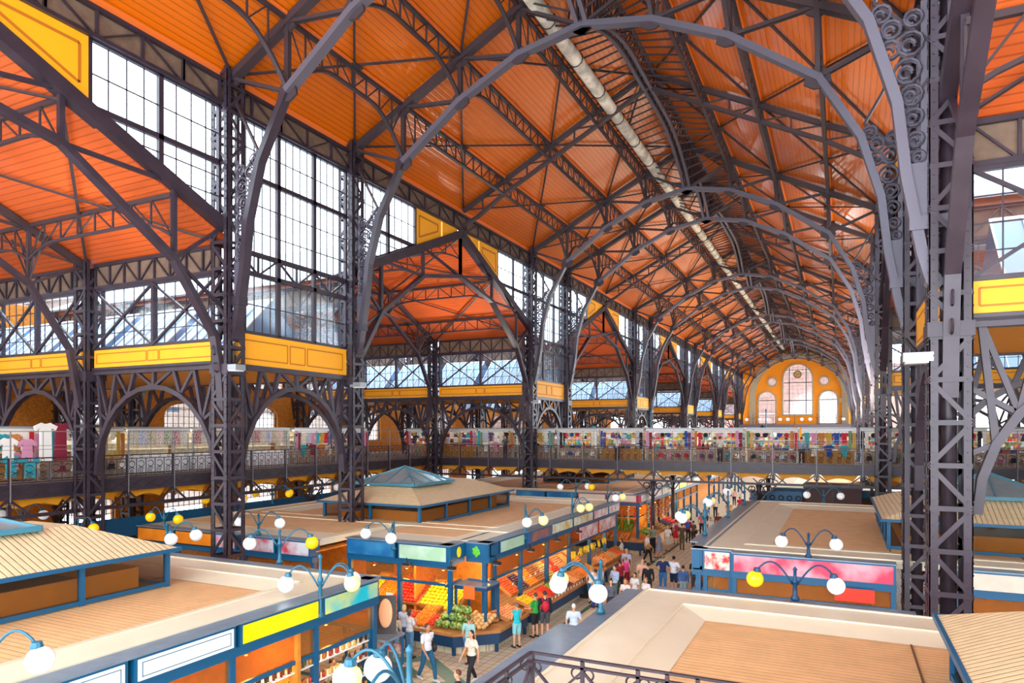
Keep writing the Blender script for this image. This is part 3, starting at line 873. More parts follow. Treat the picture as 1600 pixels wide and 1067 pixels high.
building(-78, -60, 38, 84, 20, FAC, 'cream apartment house outside beyond the left aisle windows', -60)
building(-80, -60, 90, 150, 15, FACR, 'long brick house outside far along the left side', -60)
building(40, 56, 8, 60, 15, FACR, 'brick house outside beyond the right aisle', 40)
building(-36, 20, 200, 214, 24, FACR, 'salmon brick building outside the far end windows')

# ---------------------------------------------------------------- galleries
GF = 5.6
def gallery_bay(Lh, nmod):
    """along +X from 0..Lh, outer edge at y=0, floor extends to +y"""
    st = Lh/nmod
    fa = MB(); fa.box(0, Lh, -.06, .06, GF-.5, GF+.04); fa.box(0, Lh, -.10, .10, GF-.02, GF+.04); fa.box(0, Lh, -.10, .10, GF-.52, GF-.46)
    bt = MB(); bt.bar((0, 0, 4.42), (Lh, 0, 4.42), .2, .13)
    for i in range(nmod+1):
        x = i*st; bt.bar((x, 0, 4.4), (x, 0, GF-.5), .12); bt.ring((x, -.12, 4.85), .13, .03, 'Y', 8)
        if i < nmod:
            bt.bar((x, 0, GF-.5), (x+st*.32, 0, 4.45), .07); bt.bar((x+st, 0, GF-.5), (x+st*.68, 0, 4.45), .07)
    for i in range(nmod*3):
        x = i*st/3; fa.bar((x, -.07, GF-.45), (x+st/3, -.07, GF-.05), .03); fa.bar((x, -.07, GF-.05), (x+st/3, -.07, GF-.45), .03)
    vt = MB()
    for i in range(nmod):
        x0 = i*st+.16; x1 = (i+1)*st-.16; n_ = 6; d = 1.4
        pts = [(x0+(x1-x0)*j/n_, 4.62+.42*math.sin(PI*j/n_)) for j in range(n_+1)]
        top = [(x1, GF-.45), (x0, GF-.45)]
        vt.plate([(a, b2) for a, b2 in [(x0+(x1-x0)*(.16+.68*j/n_), 4.70+.16*math.sin(PI*j/n_)) for j in range(n_+1)]+top], lambda u, v, t: (u, t, v), .25, d)
    return [fa.mesh('fascia_plate', IRON), bt.mesh('bracket_truss', IRON), vt.mesh('ochre_vault', YSOFF)]
def rail_bay(Lh, nmod, tall=True):
    st = Lh/nmod; po = MB(); sc = MB(); nt_ = MB()
    po.bar((0, 0, GF+1.02), (Lh, 0, GF+1.02), .07, .05); po.bar((0, 0, GF+.86), (Lh, 0, GF+.86), .04, .03); po.bar((0, 0, GF+.1), (Lh, 0, GF+.1), .05)
    for i in range(nmod+1):
        x = i*st; po.bar((x, 0, GF), (x, 0, GF+1.05), .07)
        nt_.bar((x, -.12, 4.9), (x, -.12, 7.65), .035)
        if i < nmod:
            nt_.bar((x+st/2, -.02, GF+1), (x+st/2, -.02, 7.65), .02)
            m_ = 5
            for j in range(m_):
                cx = x+st*(j+.5)/m_; sc.ring((cx, 0, GF+.32), .14, .018, 'Y', 9, .5, 5.6); sc.ring((cx, 0, GF+.62), .14, .018, 'Y', 9, 3.6, 8.8)
                sc.bar((cx-st/m_/2, 0, GF+.1), (cx-st/m_/2, 0, GF+.86), .025); sc.ring((cx, 0, GF+.32), .06, .018, 'Y', 6)
                sc.ring((cx, 0, GF+.94), .06, .012, 'Y', 6)
    for z in (7.65, 7.1, GF+1.35): nt_.bar((0, -.12, z), (Lh, -.12, z), .03 if z > 7.5 else .018)
    return [po.mesh('rail_frame', IRON), sc.mesh('scroll_work', IRON), nt_.mesh('safety_frame', WIRE)]
GBn, GBw = gallery_bay(6.8, 3), gallery_bay(9.7, 4)
RBn, RBw = rail_bay(6.8, 3), rail_bay(9.7, 4)
def place_gallery(x, y, rz, wide, wh, k, flip=False):
    for nm, lb, cat, src, grp in (('gallery_girder', 'iron gallery girder with ochre vaults', 'girder', (GBn, GBw)[wide], 'gallery girders'), ('scroll_railing', 'scrolled iron gallery railing', 'railing', (RBn, RBw)[wide], 'gallery railings')):
        t = thing(nm, '%s %s, %s bay' % (lb, wh, ORD[k]), cat, (x, y, 0), rz, grp)
        for m_ in src: link(m_.name.split('.')[0], m_, t)
# left gallery along the nave direction (edge X=-28), faces +X
GX = CX-19.2; k = 0
for (a, b_) in PAIRS[:3]:
    pass
ysL = [(-2.1, 1), (7.6, 1), (17.3, 0), (24.1, 1), (33.8, 1), (50.9, 1), (60.6, 1), (70.3, 0)]
for i, (y, wd) in enumerate(ysL):
    L_ = (6.8, 9.7)[wd]
    place_gallery(GX, y, PI/2, wd, 'along the left aisle', i)
for i, (y, wd) in enumerate([(24.1, 1), (33.8, 1)]):
    place_gallery(CX+19.2, y+9.7, -PI/2, wd, 'along the right aisle', i)
# bridge
xb = GX
bx = [(GX+.0, 1), (GX+9.7, 1), (GX+19.4, 1), (GX+29.1, 1), (GX+38.8, 0)]
for i, (x, wd) in enumerate(bx):
    place_gallery(x, 44.25, 0, wd, 'on the near side of the bridge', i)
fl = MB(); fl.box(GX+.05, CX+25, 44.3, 50.4, GF-.12, GF); fl.box(-41, GX-.05, -4, 80, GF-.12, GF); fl.box(CX+19.3, CX+32, 22, 44, GF-.12, GF)
struct(fl.obj('floor_gallery', FLOORG))
un = MB(); un.box(GX+.05, CX+25, 45.8, 50.4, GF-.5, GF-.13); struct(un.obj('ceiling_bridge', YSOFF))
un = MB(); un.box(-41, GX-1.5, -4, 80, GF-.5, GF-.13); struct(un.obj('ceiling_gallery', YSOFF))
eg = MB().box(CX-HW, CX+HW, 153, 157, 8.3, 8.9); struct(eg.obj('floor_end_gallery', IRONL))
# bridge posts
mb = MB(); mb.lathe([(.28, 0), (.28, .5), (.17, .6), (.13, 1.5), (.15, 2.4), (.12, 2.5), (.11, 3.7), (.2, 3.85), (.14, 4.0), (.2, 4.4)], n=10)
ps = mb.mesh('post_shaft', IRON, True); mb = MB()
for s in (-1, 1):
    mb.path([(s*.12, 0, 3.4), (s*.4, 0, 3.8), (s*1.0, 0, 4.35)], .07); mb.ring((s*.42, 0, 4.08), .2, .035, 'Y', 10)
    mb.path([(0, s*.12, 3.4), (0, s*.4, 3.8), (0, s*1.0, 4.35)], .07)
pbk = mb.mesh('scroll_bracket', IRON)
for i, (x, y) in enumerate([(-11.1, 44.25), (-4.55, 44.25), (-11.1, 50.2), (-4.55, 50.2)]):
    t = thing('bridge_post', 'slim cast-iron post with scroll brackets under the bridge, %s row, %s of the nave' % ('far' if y > 46 else 'near', 'left' if x < -8 else 'right'), 'post', (x, y, 0), 0, 'bridge posts')
    link('post_shaft', ps, t); link('scroll_bracket', pbk, t)
for i, y in enumerate((31, 37.8)):
    t = dup(t, (GX, y, 0), 0, 'slim cast-iron post carrying the left gallery edge, %s from the camera' % ORD[i], 'gallery edge posts')

# foreground railing
t = thing('scroll_railing', 'dark iron railing turning a corner at the bottom edge of the view', 'railing', (0, 0, 0))
mb = MB(); zt = 4.45; zb = 3.67; Xc, Yc = -4.1, 9.15
for z in (zt, zt-.115): mb.bar((Xc, Yc, z), (9, Yc, z), .05, .035); mb.bar((Xc, Yc, z), (Xc, 1, z), .05, .035)
mb.bar((Xc, Yc, zb+.08), (9, Yc, zb+.08), .05, .035); mb.bar((Xc, Yc, zb+.08), (Xc, 1, zb+.08), .05, .035)
xs = [Xc, Xc+.8, Xc+1.6]+[Xc+1.6+.4*i for i in range(1, 26)]
for i, x in enumerate(xs): mb.bar((x, Yc, zb if i < 3 or i % 2 else zt-.115), (x, Yc, zt), .05 if i else .09)
for i in range(1, 10): mb.bar((Xc, Yc-.8*i, zb), (Xc, Yc-.8*i, zt), .05)
mb.obj('rail_frame', IRON, t)
mb = MB()
def hook(x, y, ax):
    for s in (-1, 1):
        if ax: mb.ring((x+s*.09, y, zt-.2), .075, .014, 'Y', 9, (0 if s > 0 else PI)-1.2, (0 if s > 0 else PI)+2.6)
        else: mb.ring((x, y+s*.09, zt-.2), .075, .014, 'X', 9, -1.2, 3.4)
for i, x in enumerate(xs):
    hook(x, Yc, 1)
    L_ = .8 if i < 2 else .4
    if i < len(xs)-1: mb.bar((x, Yc, zt-.16), (x+L_*.5, Yc, zt-.55), .035); mb.bar((x+L_, Yc, zt-.16), (x+L_*.5, Yc, zt-.55), .035)
for i in range(0, 9):
    y = Yc-.8*i; hook(Xc, y, 0); mb.bar((Xc, y, zt-.16), (Xc, y-.4, zt-.55), .035); mb.bar((Xc, y-.8, zt-.16), (Xc, y-.4, zt-.55), .035)
mb.obj('scroll_work', IRON, t)

# ---------------------------------------------------------------- globe lamps
ARM = {}
def globe_lamp(loc, label, H=1.0, arms=((0, 'w'), (PI, 'w')), reach=.85, group='globe lamps on the stall roofs', m=BLUEL, R_=.2):
    """arms: (angle, colour)"""
    t = thing('globe_lamp', label, 'lamp', loc, 0, group)
    mb = MB(); mb.lathe([(.10, 0), (.10, .08), (.055, .12), (.045, H*.55), (.07, H*.57), (.07, H*.62), (.04, H*.66), (.035, H*.95), (.055, H*.97), (.05, H), (.0, H+.06)], n=10)
    mb.obj('lamp_post', m, t, None, True)
    for a, c in arms:
        ca, sa = math.cos(a), math.sin(a); mb = MB(); pts = []
        for i in range(11):
            u = i/10; r = reach*(.06+.94*u)
            z = H*.62+ (H*.36+.10)*math.sin(PI*min(1, u*1.15)*.62) if True else 0
            z = H*.5+.52*math.sin(PI*(u*.80)) ; pts.append((ca*r, sa*r, z))
        e = pts[-1]
        mb.tube(pts, .022, 7); mb.obj('lamp_arm', m, t, None, True)
        cp = MB(); cp.lathe([(.0, .06), (.07, .05), (.09, -.02), (.09, -.04)], (e[0], e[1], e[2]), 10); cp.obj('globe_cap', m, t)
        g = MB().ball((e[0]+ca*.05, e[1]+sa*.05, e[2]-.04-R_*.9), R_, 16, 10); g.obj('opal_globe', {'w': OPAL, 'y': OPALY, 'c': OPALC}[c], t, None, True)
    return t
D = math.radians
W, Yw, Cc = 'w', 'y', 'c'
RT = 3.65
globe_lamp((-11.55, 5.75, RT-.1), 'large globe lamp at the bottom left edge over the white shop sign', 1.3, ((D(25), W), (D(-30), W), (D(200), W)), .85)
globe_lamp((-11.42, 12.98, RT-.5), 'globe lamp standing between the two yellow shop signs', 1.5, ((D(55), W), (D(20), Cc), (D(215), W)), .75)
globe_lamp((-5.0, 7.35, RT), 'nearest globe lamp at the bottom centre with a big white globe', 1.25, ((D(272), W), (D(180), Cc), (D(150), W)), .95)
globe_lamp((-4.8, 14.5, RT), 'three-globe lamp on the right stall edge above the corridor', 1.15, ((D(212), W), (D(182), Cc), (D(285), W)), .9)
globe_lamp((-4.75, 27.0, RT), 'blue globe lamp past the blue corner of the right stalls', 1.2, ((D(180), W), (D(150), Cc), (D(220), W)), .9)
globe_lamp((-4.75, 33.0, RT), 'blue globe lamp on the right stall edge before the bridge', 1.2, ((D(180), W), (D(150), Cc), (D(215), W)), .9)
globe_lamp((-4.75, 39.0, RT), 'blue globe lamp on the right stall edge just under the bridge', 1.2, ((D(180), W), (D(150), Cc), (D(215), W)), .9)
globe_lamp((-.95, 23.7, RT), 'two-globe lamp directly above the long red sign', .75, ((D(5), W), (D(180), W)), .75, m=DNAVY)
globe_lamp((-1.0, 17.6, RT), 'lamp with one amber globe in front of the long red sign', .75, ((D(-10), W), (D(190), Yw)), .85, m=DNAVY)
globe_lamp((5.9, 24.2, RT), 'amber globe lamp at the right edge on the beige sign', .75, ((D(0), W), (D(180), Yw)), .8, m=DNAVY)
globe_lamp((-.9, 41.6, RT), 'two-globe lamp on the right stall roof below the bridge', .7, ((D(0), W), (D(180), W)), .8)
globe_lamp((-14.65, 20.55, RT-.3), 'two-globe lamp above the pale green sign of the fruit stall', 1.0, ((D(200), W), (D(-60), W)), 1.0)
globe_lamp((-11.4, 24.9, RT-.3), 'globe lamp beside the blue sign on the fruit stall side', 1.35, ((D(10), Cc), (D(-60), W), (D(40), W)), .7)
globe_lamp((-11.4, 30.2, RT-.3), 'globe lamp with two cream globes along the fruit stall side', 1.35, ((D(10), Cc), (D(-40), Cc)), .75)
globe_lamp((-11.4, 35.6, RT-.3), 'globe lamp nearest the far end of the fruit stall side', 1.35, ((D(10), Cc), (D(-40), W)), .75)
globe_lamp((-25.4, 19.4, RT-.1), 'lamp with two amber globes above the orange signs', .8, ((D(0), Yw), (D(180), Yw)), .8)
globe_lamp((-20.3, 15.6, RT), 'two-globe lamp behind the near left roof vent', .9, ((D(30), W), (D(-30), W)), .9)
globe_lamp((-20.2, 19.5, RT), 'two-globe lamp above the grey and red signs', .8, ((D(20), W), (D(190), W)), .8)
globe_lamp((-15.4, 15.7, RT), 'lamp with an orange globe on the back of the near left roof', 1.0, ((D(40), Yw), (D(200), W)), .9)
globe_lamp((-27.6, 24.4, RT), 'lamp with amber globes at the far left of the wide roof', 1.0, ((D(60), Yw), (D(20), W), (D(200), Yw)), .9)
globe_lamp((-28.0, 28.0, RT), 'amber globe lamp by the ground floor arched windows', 1.0, ((D(60), Yw), (D(20), Yw), (D(200), Yw)), .9)
globe_lamp((-28.4, 32.4, RT), 'globe lamp with one amber globe by the far left arched window', 1.0, ((D(60), Yw), (D(20), W), (D(200), Yw)), .9)
globe_lamp((-30.3, 16.6, RT), 'two-globe lamp at the left edge behind the skylight', 1.0, ((D(20), W), (D(200), W)), .9)
globe_lamp((-27.1, 16.9, RT-.3), 'amber globe lamp beside the white panel at the far left', .8, ((D(20), Yw),), .6)
globe_lamp((-14.6, 39.3, RT), 'globe lamp with a single amber globe in front of the bridge', 1.0, ((D(20), Yw), (D(200), W), (D(60), W)), .9)
globe_lamp((-12.2, 48.0, GF), 'tall four-globe lamp standing on the bridge left of centre', 3.45, ((D(0), W), (D(180), W), (D(-60), W), (D(120), W)), 1.1, 'lamps on the bridge')
globe_lamp((-4.5, 48.0, GF), 'tall four-globe lamp standing on the bridge in front of the end wall', 3.45, ((D(0), W), (D(180), W), (D(-60), W), (D(120), W)), 1.1, 'lamps on the bridge')
globe_lamp((-31.5, 20.2, GF), 'globe lamp on the left gallery behind the hanging dresses', 3.0, ((D(60), W), (D(240), W)), 1.0, 'lamps on the left gallery', DARK)
globe_lamp((-31.0, 34.0, GF), 'single globe lamp on the left gallery above the white counter', 2.9, ((D(60), W),), .5, 'lamps on the left gallery', DARK)
for i, x in enumerate((-17, -13, -8.8, -4.5, -1)):
    globe_lamp((x, 154, 8.9), 'tiny globe lamp on the far end gallery, %s from the left' % ORD[i], 2.2, ((0, W), (PI, W)), 1.3, 'lamps on the end gallery', DARK, .35)

# ---------------------------------------------------------------- stall blocks
S_WHITE = mat('sign_white', '#eefaff', .25); S_YEL = mat('sign_yellow', '#ffe000', .3, c2='#fff21a', nscale=.8)
S_TURQ = mat('sign_turquoise', '#12c3d8', .3, c2='#f2e21a', nscale=.9); S_GREEN = mat('sign_pale_green', '#c3dccb', .3, c2='#a5cba8', nscale=1.2)
S_BLUE = mat('sign_blue', '#14629c', .3, c2='#3f8ab5', nscale=1.0); S_RUST = mat('sign_rust', '#17609a', .3, c2='#a86650', nscale=1.3)
S_ORANGE = mat('sign_orange', '#f18a12', .4, c2='#dd7a12', nscale=1.5); S_GREYR = mat('sign_grey_red', '#cfd3dc', .35, c2='#c9455a', nscale=1.6)
S_RED = mat('sign_crimson', '#cf3a5c', .35, c2='#dba2b0', nscale=1.1); S_BEIGE = mat('sign_beige', '#dccdbd', .35, noise=.08)
S_PINK = mat('sign_white_pink', '#f4e8e4', .35, c2='#d8909a', nscale=3); S_FRUIT = mat('sign_fruit_picture', '#e8efe0', .35, c2='#d9b45a', nscale=2.2)
S_FOOD = mat('sign_food_picture', '#f3e2cf', .35, c2='#d2232c', nscale=4.5)
def pavilion(name, label, rects, main, z=RT, edges='NSEW', bw=1.0, sw=.7, dk=DECK):
    """main=(x0,x1,y0,y1): boarded deck with cream border; rects: flat cream extensions"""
    x0, x1, y0, y1 = main; t = thing(name, label, 'market stalls', ((x0+x1)/2, (y0+y1)/2, 0)); ox, oy = t.location.x, t.location.y
    a = lambda e: bw+sw if e in edges else 0
    ix0, ix1, iy0, iy1 = x0+a('W'), x1-a('E'), y0+a('S'), y1-a('N'); zl = z-.16
    MB().box(x0-ox+.3, x1-ox-.3, y0-oy+.3, y1-oy-.3, zl-.12, zl).obj('roof_deck', dk, t)
    mb = MB(); O = [(x0, y0), (x1, y0), (x1, y1), (x0, y1)]
    M_ = [(x0+(bw if 'W' in edges else 0), y0+(bw if 'S' in edges else 0)), (x1-(bw if 'E' in edges else 0), y0+(bw if 'S' in edges else 0)), (x1-(bw if 'E' in edges else 0), y1-(bw if 'N' in edges else 0)), (x0+(bw if 'W' in edges else 0), y1-(bw if 'N' in edges else 0))]
    I = [(ix0, iy0), (ix1, iy0), (ix1, iy1), (ix0, iy1)]
    for i, e in enumerate('SENW'):
        if e not in edges: continue
        j = (i+1) % 4
        P_ = lambda p, zz: (p[0]-ox, p[1]-oy, zz)
        mb.add([P_(O[i], z), P_(O[j], z), P_(M_[j], z), P_(M_[i], z), P_(I[i], zl+.01), P_(I[j], zl+.01), P_(O[i], z-.25), P_(O[j], z-.25)], [(0,1,2,3), (3,2,5,4), (6,7,1,0)])
        # raised seam
        mb.bar(P_(M_[i], z+.01), P_(M_[j], z+.01), .05, .03); mb.bar(P_(O[i], z+.01), P_(O[j], z+.01), .07, .04)
    for (a0, a1, b0, b1) in rects: mb.box(a0-ox, a1-ox, b0-oy, b1-oy, z-.25, z-.005)
    mb.obj('roof_border', CREAM, t)
    sm = MB(); n_ = max(1, int((ix1-ix0)/3.2))
    for i in range(1, n_): sm.bar((ix0+(ix1-ix0)*i/n_-ox, iy0-oy, zl+.012), (ix0+(ix1-ix0)*i/n_-ox, iy1-oy, zl+.012), .035, .02)
    if n_ > 1: sm.obj('deck_seam', mat('seam_dark', '#6b5138', .8), t)
    return t
def face_row(t, p0, p1, nrm, signs, z=RT, hs=.52, d=.5, cap=GREYC, post_to=0, opening=True, inner=True, proj=.0, beam=BLUE, gap=.12):
    """signs: list of (length, material, [protrusion]) from p0 to p1; nrm outward 2D unit normal"""
    ox, oy = t.location.x, t.location.y
    p0 = Vector(p0); p1 = Vector(p1); dr = (p1-p0).normalized(); n_ = Vector(nrm); s = 0; Ltot = (p1-p0).length
    def B(mb, s0, s1, n0, n1, z0, z1):
        c = [p0+dr*s0+n_*n0, p0+dr*s1+n_*n0, p0+dr*s1+n_*n1, p0+dr*s0+n_*n1]
        v = [(q.x-ox, q.y-oy, z0) for q in c]+[(q.x-ox, q.y-oy, z1) for q in c]
        fc = [(0,3,2,1),(4,5,6,7),(0,1,5,4),(1,2,6,5),(2,3,7,6),(3,0,4,7)]
        if dr.x*n_.y-dr.y*n_.x < 0: fc = [f[::-1] for f in fc]
        mb.add(v, fc)
    tot = sum(q[0] for q in signs); k = Ltot/tot
    for q in signs:
        Ls = q[0]*k; pr = q[2] if len(q) > 2 else 0
        if q[1] is None: s += Ls; continue
        bm = MB(); B(bm, s+gap/2, s+Ls-gap/2, -d, pr, z-hs, z-.03); sb = bm.obj('sign_box', q[3] if len(q) > 3 else BLUE, t)
        cm = MB(); B(cm, s, s+Ls, -d, pr+.03, z-.03, z+.005); cm.obj('sign_cap', cap, sb)
        fm = MB(); B(fm, s+gap/2+.07, s+Ls-gap/2-.07, pr, pr+.02, z-hs+.05, z-.08); fm.obj('sign_face', q[1], sb)
        if q[1] is S_WHITE:
            lm = MB(); m1, m2 = s+gap/2+.14, s+Ls-gap/2-.14
            for (a0, a1, b0, b1) in ((m1, m2, z-hs+.11, z-hs+.125), (m1, m2, z-.155, z-.14), (m1, m1+.015, z-hs+.11, z-.14), (m2-.015, m2, z-hs+.11, z-.14)): B(lm, a0, a1, pr+.02, pr+.026, b0, b1)
            lm.obj('sign_border_line', BLUEL, sb)
        s += Ls
    bm = MB(); B(bm, 0, Ltot, -.35, -.06, z-hs-.2, z-hs)
    B(bm, 0, Ltot, -.25, -.17, 2.18, 2.28); bm.obj('blue_beam', beam, t)
    if opening:
        s = 0
        ss = [0]
        for q in signs: ss.append(ss[-1]+q[0]*k)
        for i, a0 in enumerate(ss):
            a0 = min(max(a0, .08), Ltot-.08); pm = MB(); B(pm, a0-.07, a0+.07, -.3, -.14, 0, z-hs-.2); pm.obj('blue_post', beam, t)
        mm = MB(); B(mm, 0, Ltot, -.215, -.205, 2.28, z-hs-.2); mm.obj('mesh_panel', MESHP, t)
        if inner:
            im = MB(); B(im, 0, Ltot, -3.2, -3.1, 0, z-.35); B(im, 0, Ltot, -3.1, -.3, z-.45, z-.40); im.obj('stall_back_wall', INNER, t)
def lantern(x0, x1, y0, y1, label, ze=4.5, glassc=None, rise=.75, tn=TANM):
    t = thing('roof_lantern', label, 'roof vent', ((x0+x1)/2, (y0+y1)/2, RT-.16)); cx, cy = t.location.x, t.location.y
    a, b_ = (x1-x0)/2, (y1-y0)/2; H = ze-(RT-.16); o = .25
    rf = MB(); i_ = 1.55
    rf.add([(-a-o, -b_-o, H), (a+o, -b_-o, H), (a+o, b_+o, H), (-a-o, b_+o, H), (-a+i_, -b_+i_, H+rise), (a-i_, -b_+i_, H+rise), (a-i_, b_-i_, H+rise), (-a+i_, b_-i_, H+rise)],
           [(1,0,4,5)[::-1], (1,2,6,5), (2,3,7,6), (3,0,4,7), (4,5,6,7), (3,2,1,0)])
    rf.obj('corrugated_roof', tn, t)
    n_ = 0; pm = MB(); tr = MB()
    for (p, q, nn) in (((-a, -b_), (a, -b_), max(2, round(2*a/2.2))), ((a, -b_), (a, b_), max(2, round(2*b_/2.2))), ((a, b_), (-a, b_), max(2, round(2*a/2.2))), ((-a, b_), (-a, -b_), max(2, round(2*b_/2.2)))):
        for i in range(nn):
            x = p[0]+(q[0]-p[0])*i/nn; y = p[1]+(q[1]-p[1])*i/nn
            MB().box(x-.06, x+.06, y-.06, y+.06, 0, H).obj('blue_post', BLUE, t)
        tr.bar((*p, H), (*q, H), .16, .10); tr.bar((*p, .08), (*q, .08), .1, .1)
    for (p, q) in (((-a-o, -b_-o), (a+o, -b_-o)), ((a+o, -b_-o), (a+o, b_+o)), ((a+o, b_+o), (-a-o, b_+o)), ((-a-o, b_+o), (-a-o, -b_-o))): tr.bar((*p, H-.02), (*q, H-.02), .06, .10)
    tr.obj('blue_frame', BLUE, t)
    wm = MB(); wm.box(-a, a, -b_, -b_+.01, .1, H); wm.box(-a, a, b_-.01, b_, .1, H); wm.box(-a, -a+.01, -b_, b_, .1, H); wm.box(a-.01, a, -b_, b_, .1, H)
    wm.obj('wire_mesh', MESHL, t)
    iw = MB(); q_ = .5
    for (p, q) in (((-a+q_, -b_+q_), (a-q_, -b_+q_)), ((a-q_, -b_+q_), (a-q_, b_-q_)), ((a-q_, b_-q_), (-a+q_, b_-q_)), ((-a+q_, b_-q_), (-a+q_, -b_+q_))): iw.bar((*p, .3), (*q, .3), .08, .55)
    iw.obj('inner_kerb', YSOFF, t)
    fl_ = MB().box(-a, a, -b_, b_, 0, .05); fl_.obj('vent_floor', mat('vent_floor_dark', '#8f6a3c', .8), t)
    if glassc:
        gx, gy, s, h = glassc; gx -= cx; gy -= cy; zb = H+rise
        py = MB(); py.add([(gx-s, gy-s, zb+.05), (gx+s, gy-s, zb+.05), (gx+s, gy+s, zb+.05), (gx-s, gy+s, zb+.05), (gx, gy, zb+h)], [(0,1,4), (1,2,4), (2,3,4), (3,0,4)])
        g = py.obj('glass_pyramid', mat('skylight_panes', '#8fa3aa', .12, .2, noise=.1), t)
        bm = MB()
        cs = [(gx-s, gy-s), (gx+s, gy-s), (gx+s, gy+s), (gx-s, gy+s)]
        for i in range(4):
            c0, c1 = cs[i], cs[(i+1) % 4]; bm.bar((*c0, zb+.05), (*c1, zb+.05), .16, .12); bm.bar((*c0, zb+.07), (gx, gy, zb+h+.02), .07)
            for f in (.25, .5, .75):
                q = (c0[0]+(c1[0]-c0[0])*f, c0[1]+(c1[1]-c0[1])*f)
                e = min(f, 1-f)*2; u = (c0[0]+(gx-c0[0])*e, c0[1]+(gy-c0[1])*e) if f <= .5 else (c1[0]+(gx-c1[0])*e, c1[1]+(gy-c1[1])*e)
                bm.bar((*q, zb+.07), (u[0], u[1], zb+.05+(h-.03)*e), .04)
        bm.obj('glazing_bars', mat('skylight_bars', '#3f7f96', .4), g)
    return t

# near left block A
tA = pavilion('stall_block', 'near left stall block with white and yellow shop signs', [], (-29, -11.95, 0, 15.0), edges='NE')
face_row(tA, (-11.4, 1.0), (-11.4, 15.35), (1, 0), [(2.3, S_WHITE), (2.3, S_WHITE), (2.3, S_WHITE), (2.35, S_WHITE), (2.5, S_YEL), (2.3, S_TURQ)])
face_row(tA, (-11.5, 15.5), (-29, 15.5), (0, 1), [(2.9, S_YEL)]*6)
lantern(-21.3, -16.4, 3.4, 12.6, 'corrugated roof vent on the near left stall roof with blue posts', 4.5, (-19.4, 8.4, 1.7, .75))
# left block B
tB = pavilion('stall_block', 'wide fruit stall block in the middle left with fruit signs', [(-16.9, -12.6, 20.9, 26), (-12.7, -11.9, 22.0, 26), (-27, -17.5, 19.6, 24.4)], (-27, -11.9, 24.3, 38.0), dk=DECKX)
MB().box(-26.4-tB.location.x, -17.9-tB.location.x, 21.2-tB.location.y, 26-tB.location.y, RT-.1, RT+.002).obj('roof_deck', DECKX, tB)
MB().box(-16.4-tB.location.x, -13.2-tB.location.x, 22.4-tB.location.y, 26-tB.location.y, RT-.1, RT+.002).obj('roof_deck', DECKX, tB)
face_row(tB, (-12.35, 20.6), (-16.9, 20.6), (0, -1), [(2.2, S_GREEN), (2.3, S_BLUE)], hs=.62)
face_row(tB, (-12.3, 20.62), (-12.3, 21.7), (1, 0), [(1, BLUE)], opening=False, gap=0)
face_row(tB, (-12.3, 21.65), (-11.35, 21.65), (0, -1), [(1, BLUE)], opening=False, gap=0)
face_row(tB, (-11.35, 21.7), (-11.35, 37.7), (1, 0), [(.8, BLUE), (2.3, S_GREEN), (2.7, S_RUST, .08), (2.7, S_FRUIT), (2.9, S_FRUIT), (2.5, S_PINK), (2.1, S_PINK)])
face_row(tB, (-17.4, 19.3), (-27, 19.3), (0, -1), [(1.7, S_GREYR), (1.75, S_GREYR), (.25, None), (1.25, S_GREYR), (2.3, S_ORANGE, 0, DARK), (2.3, S_ORANGE, 0, DARK)], hs=.6)
# fruit emblems
mb = MB().ball((-12.27, 21.15, 3.36), (.02, .16, .19), 12, 8); o = mb.obj('lemon_emblem', mat('emblem_yellow', '#ffe51f', .5), tB, (-tB.location.x, -tB.location.y, 0))
mb = MB()
for i, (a, z) in enumerate([(0, 0), (-.1, .08), (.1, .08), (-.05, .17), (.07, .17), (0, .26), (-.12, .2), (0, .09)]): mb.ball((-11.83+a*.9, 21.62, 3.2+z), (.07, .02, .07), 8, 6)
mb.obj('grape_emblem', mat('emblem_green', '#58b830', .5), tB, (-tB.location.x, -tB.location.y, 0))
lantern(-21.9, -16.6, 25.2, 34.0, 'wide corrugated roof vent with glass pyramid on the fruit stall block', 4.4, (-19.5, 28.3, 1.75, .8), rise=.7, tn=TANM)
# right near block D
tD = pavilion('stall_block', 'near right stall block with boarded roof and cream border', [], (-4.45, 13, 2, 17.2), edges='NW', bw=1.1, sw=.65)
cb = MB(); cb.box(-5.0-tD.location.x, -4.45-tD.location.x, 9.4-tD.location.y, 17.2-tD.location.y, 3.5, 3.62); cb.box(-5.35-tD.location.x, -4.45-tD.location.x, 9.6-tD.location.y, 13.4-tD.location.y, 3.4, 3.64)
cb.box(-5.0-tD.location.x, -4.45-tD.location.x, 2-tD.location.y, 9.4-tD.location.y, 3.4, 3.58); cb.box(-4.4-tD.location.x, 1.5-tD.location.x, 17.2-tD.location.y, 17.9-tD.location.y, 3.5, 3.6)
cb.obj('sign_cap', GREYC, tD)
cb = MB(); cb.box(-4.98-tD.location.x, -4.5-tD.location.x, 2.2-tD.location.y, 17.0-tD.location.y, 3.05, 3.5); cb.box(-5.33-tD.location.x, -4.5-tD.location.x, 9.62-tD.location.y, 13.38-tD.location.y, 3.0, 3.4)
for y in (3, 5.4, 7.8, 10.2, 12.6, 15, 16.9): cb.box(-4.85-tD.location.x, -4.7-tD.location.x, y-.07-tD.location.y, y+.07-tD.location.y, 0, 3.1)
cb.obj('blue_fascia', BLUE, tD)
lantern(1.7, 7.4, 4.2, 13.6, 'corrugated roof vent at the lower right corner', 4.5, None, rise=.75)
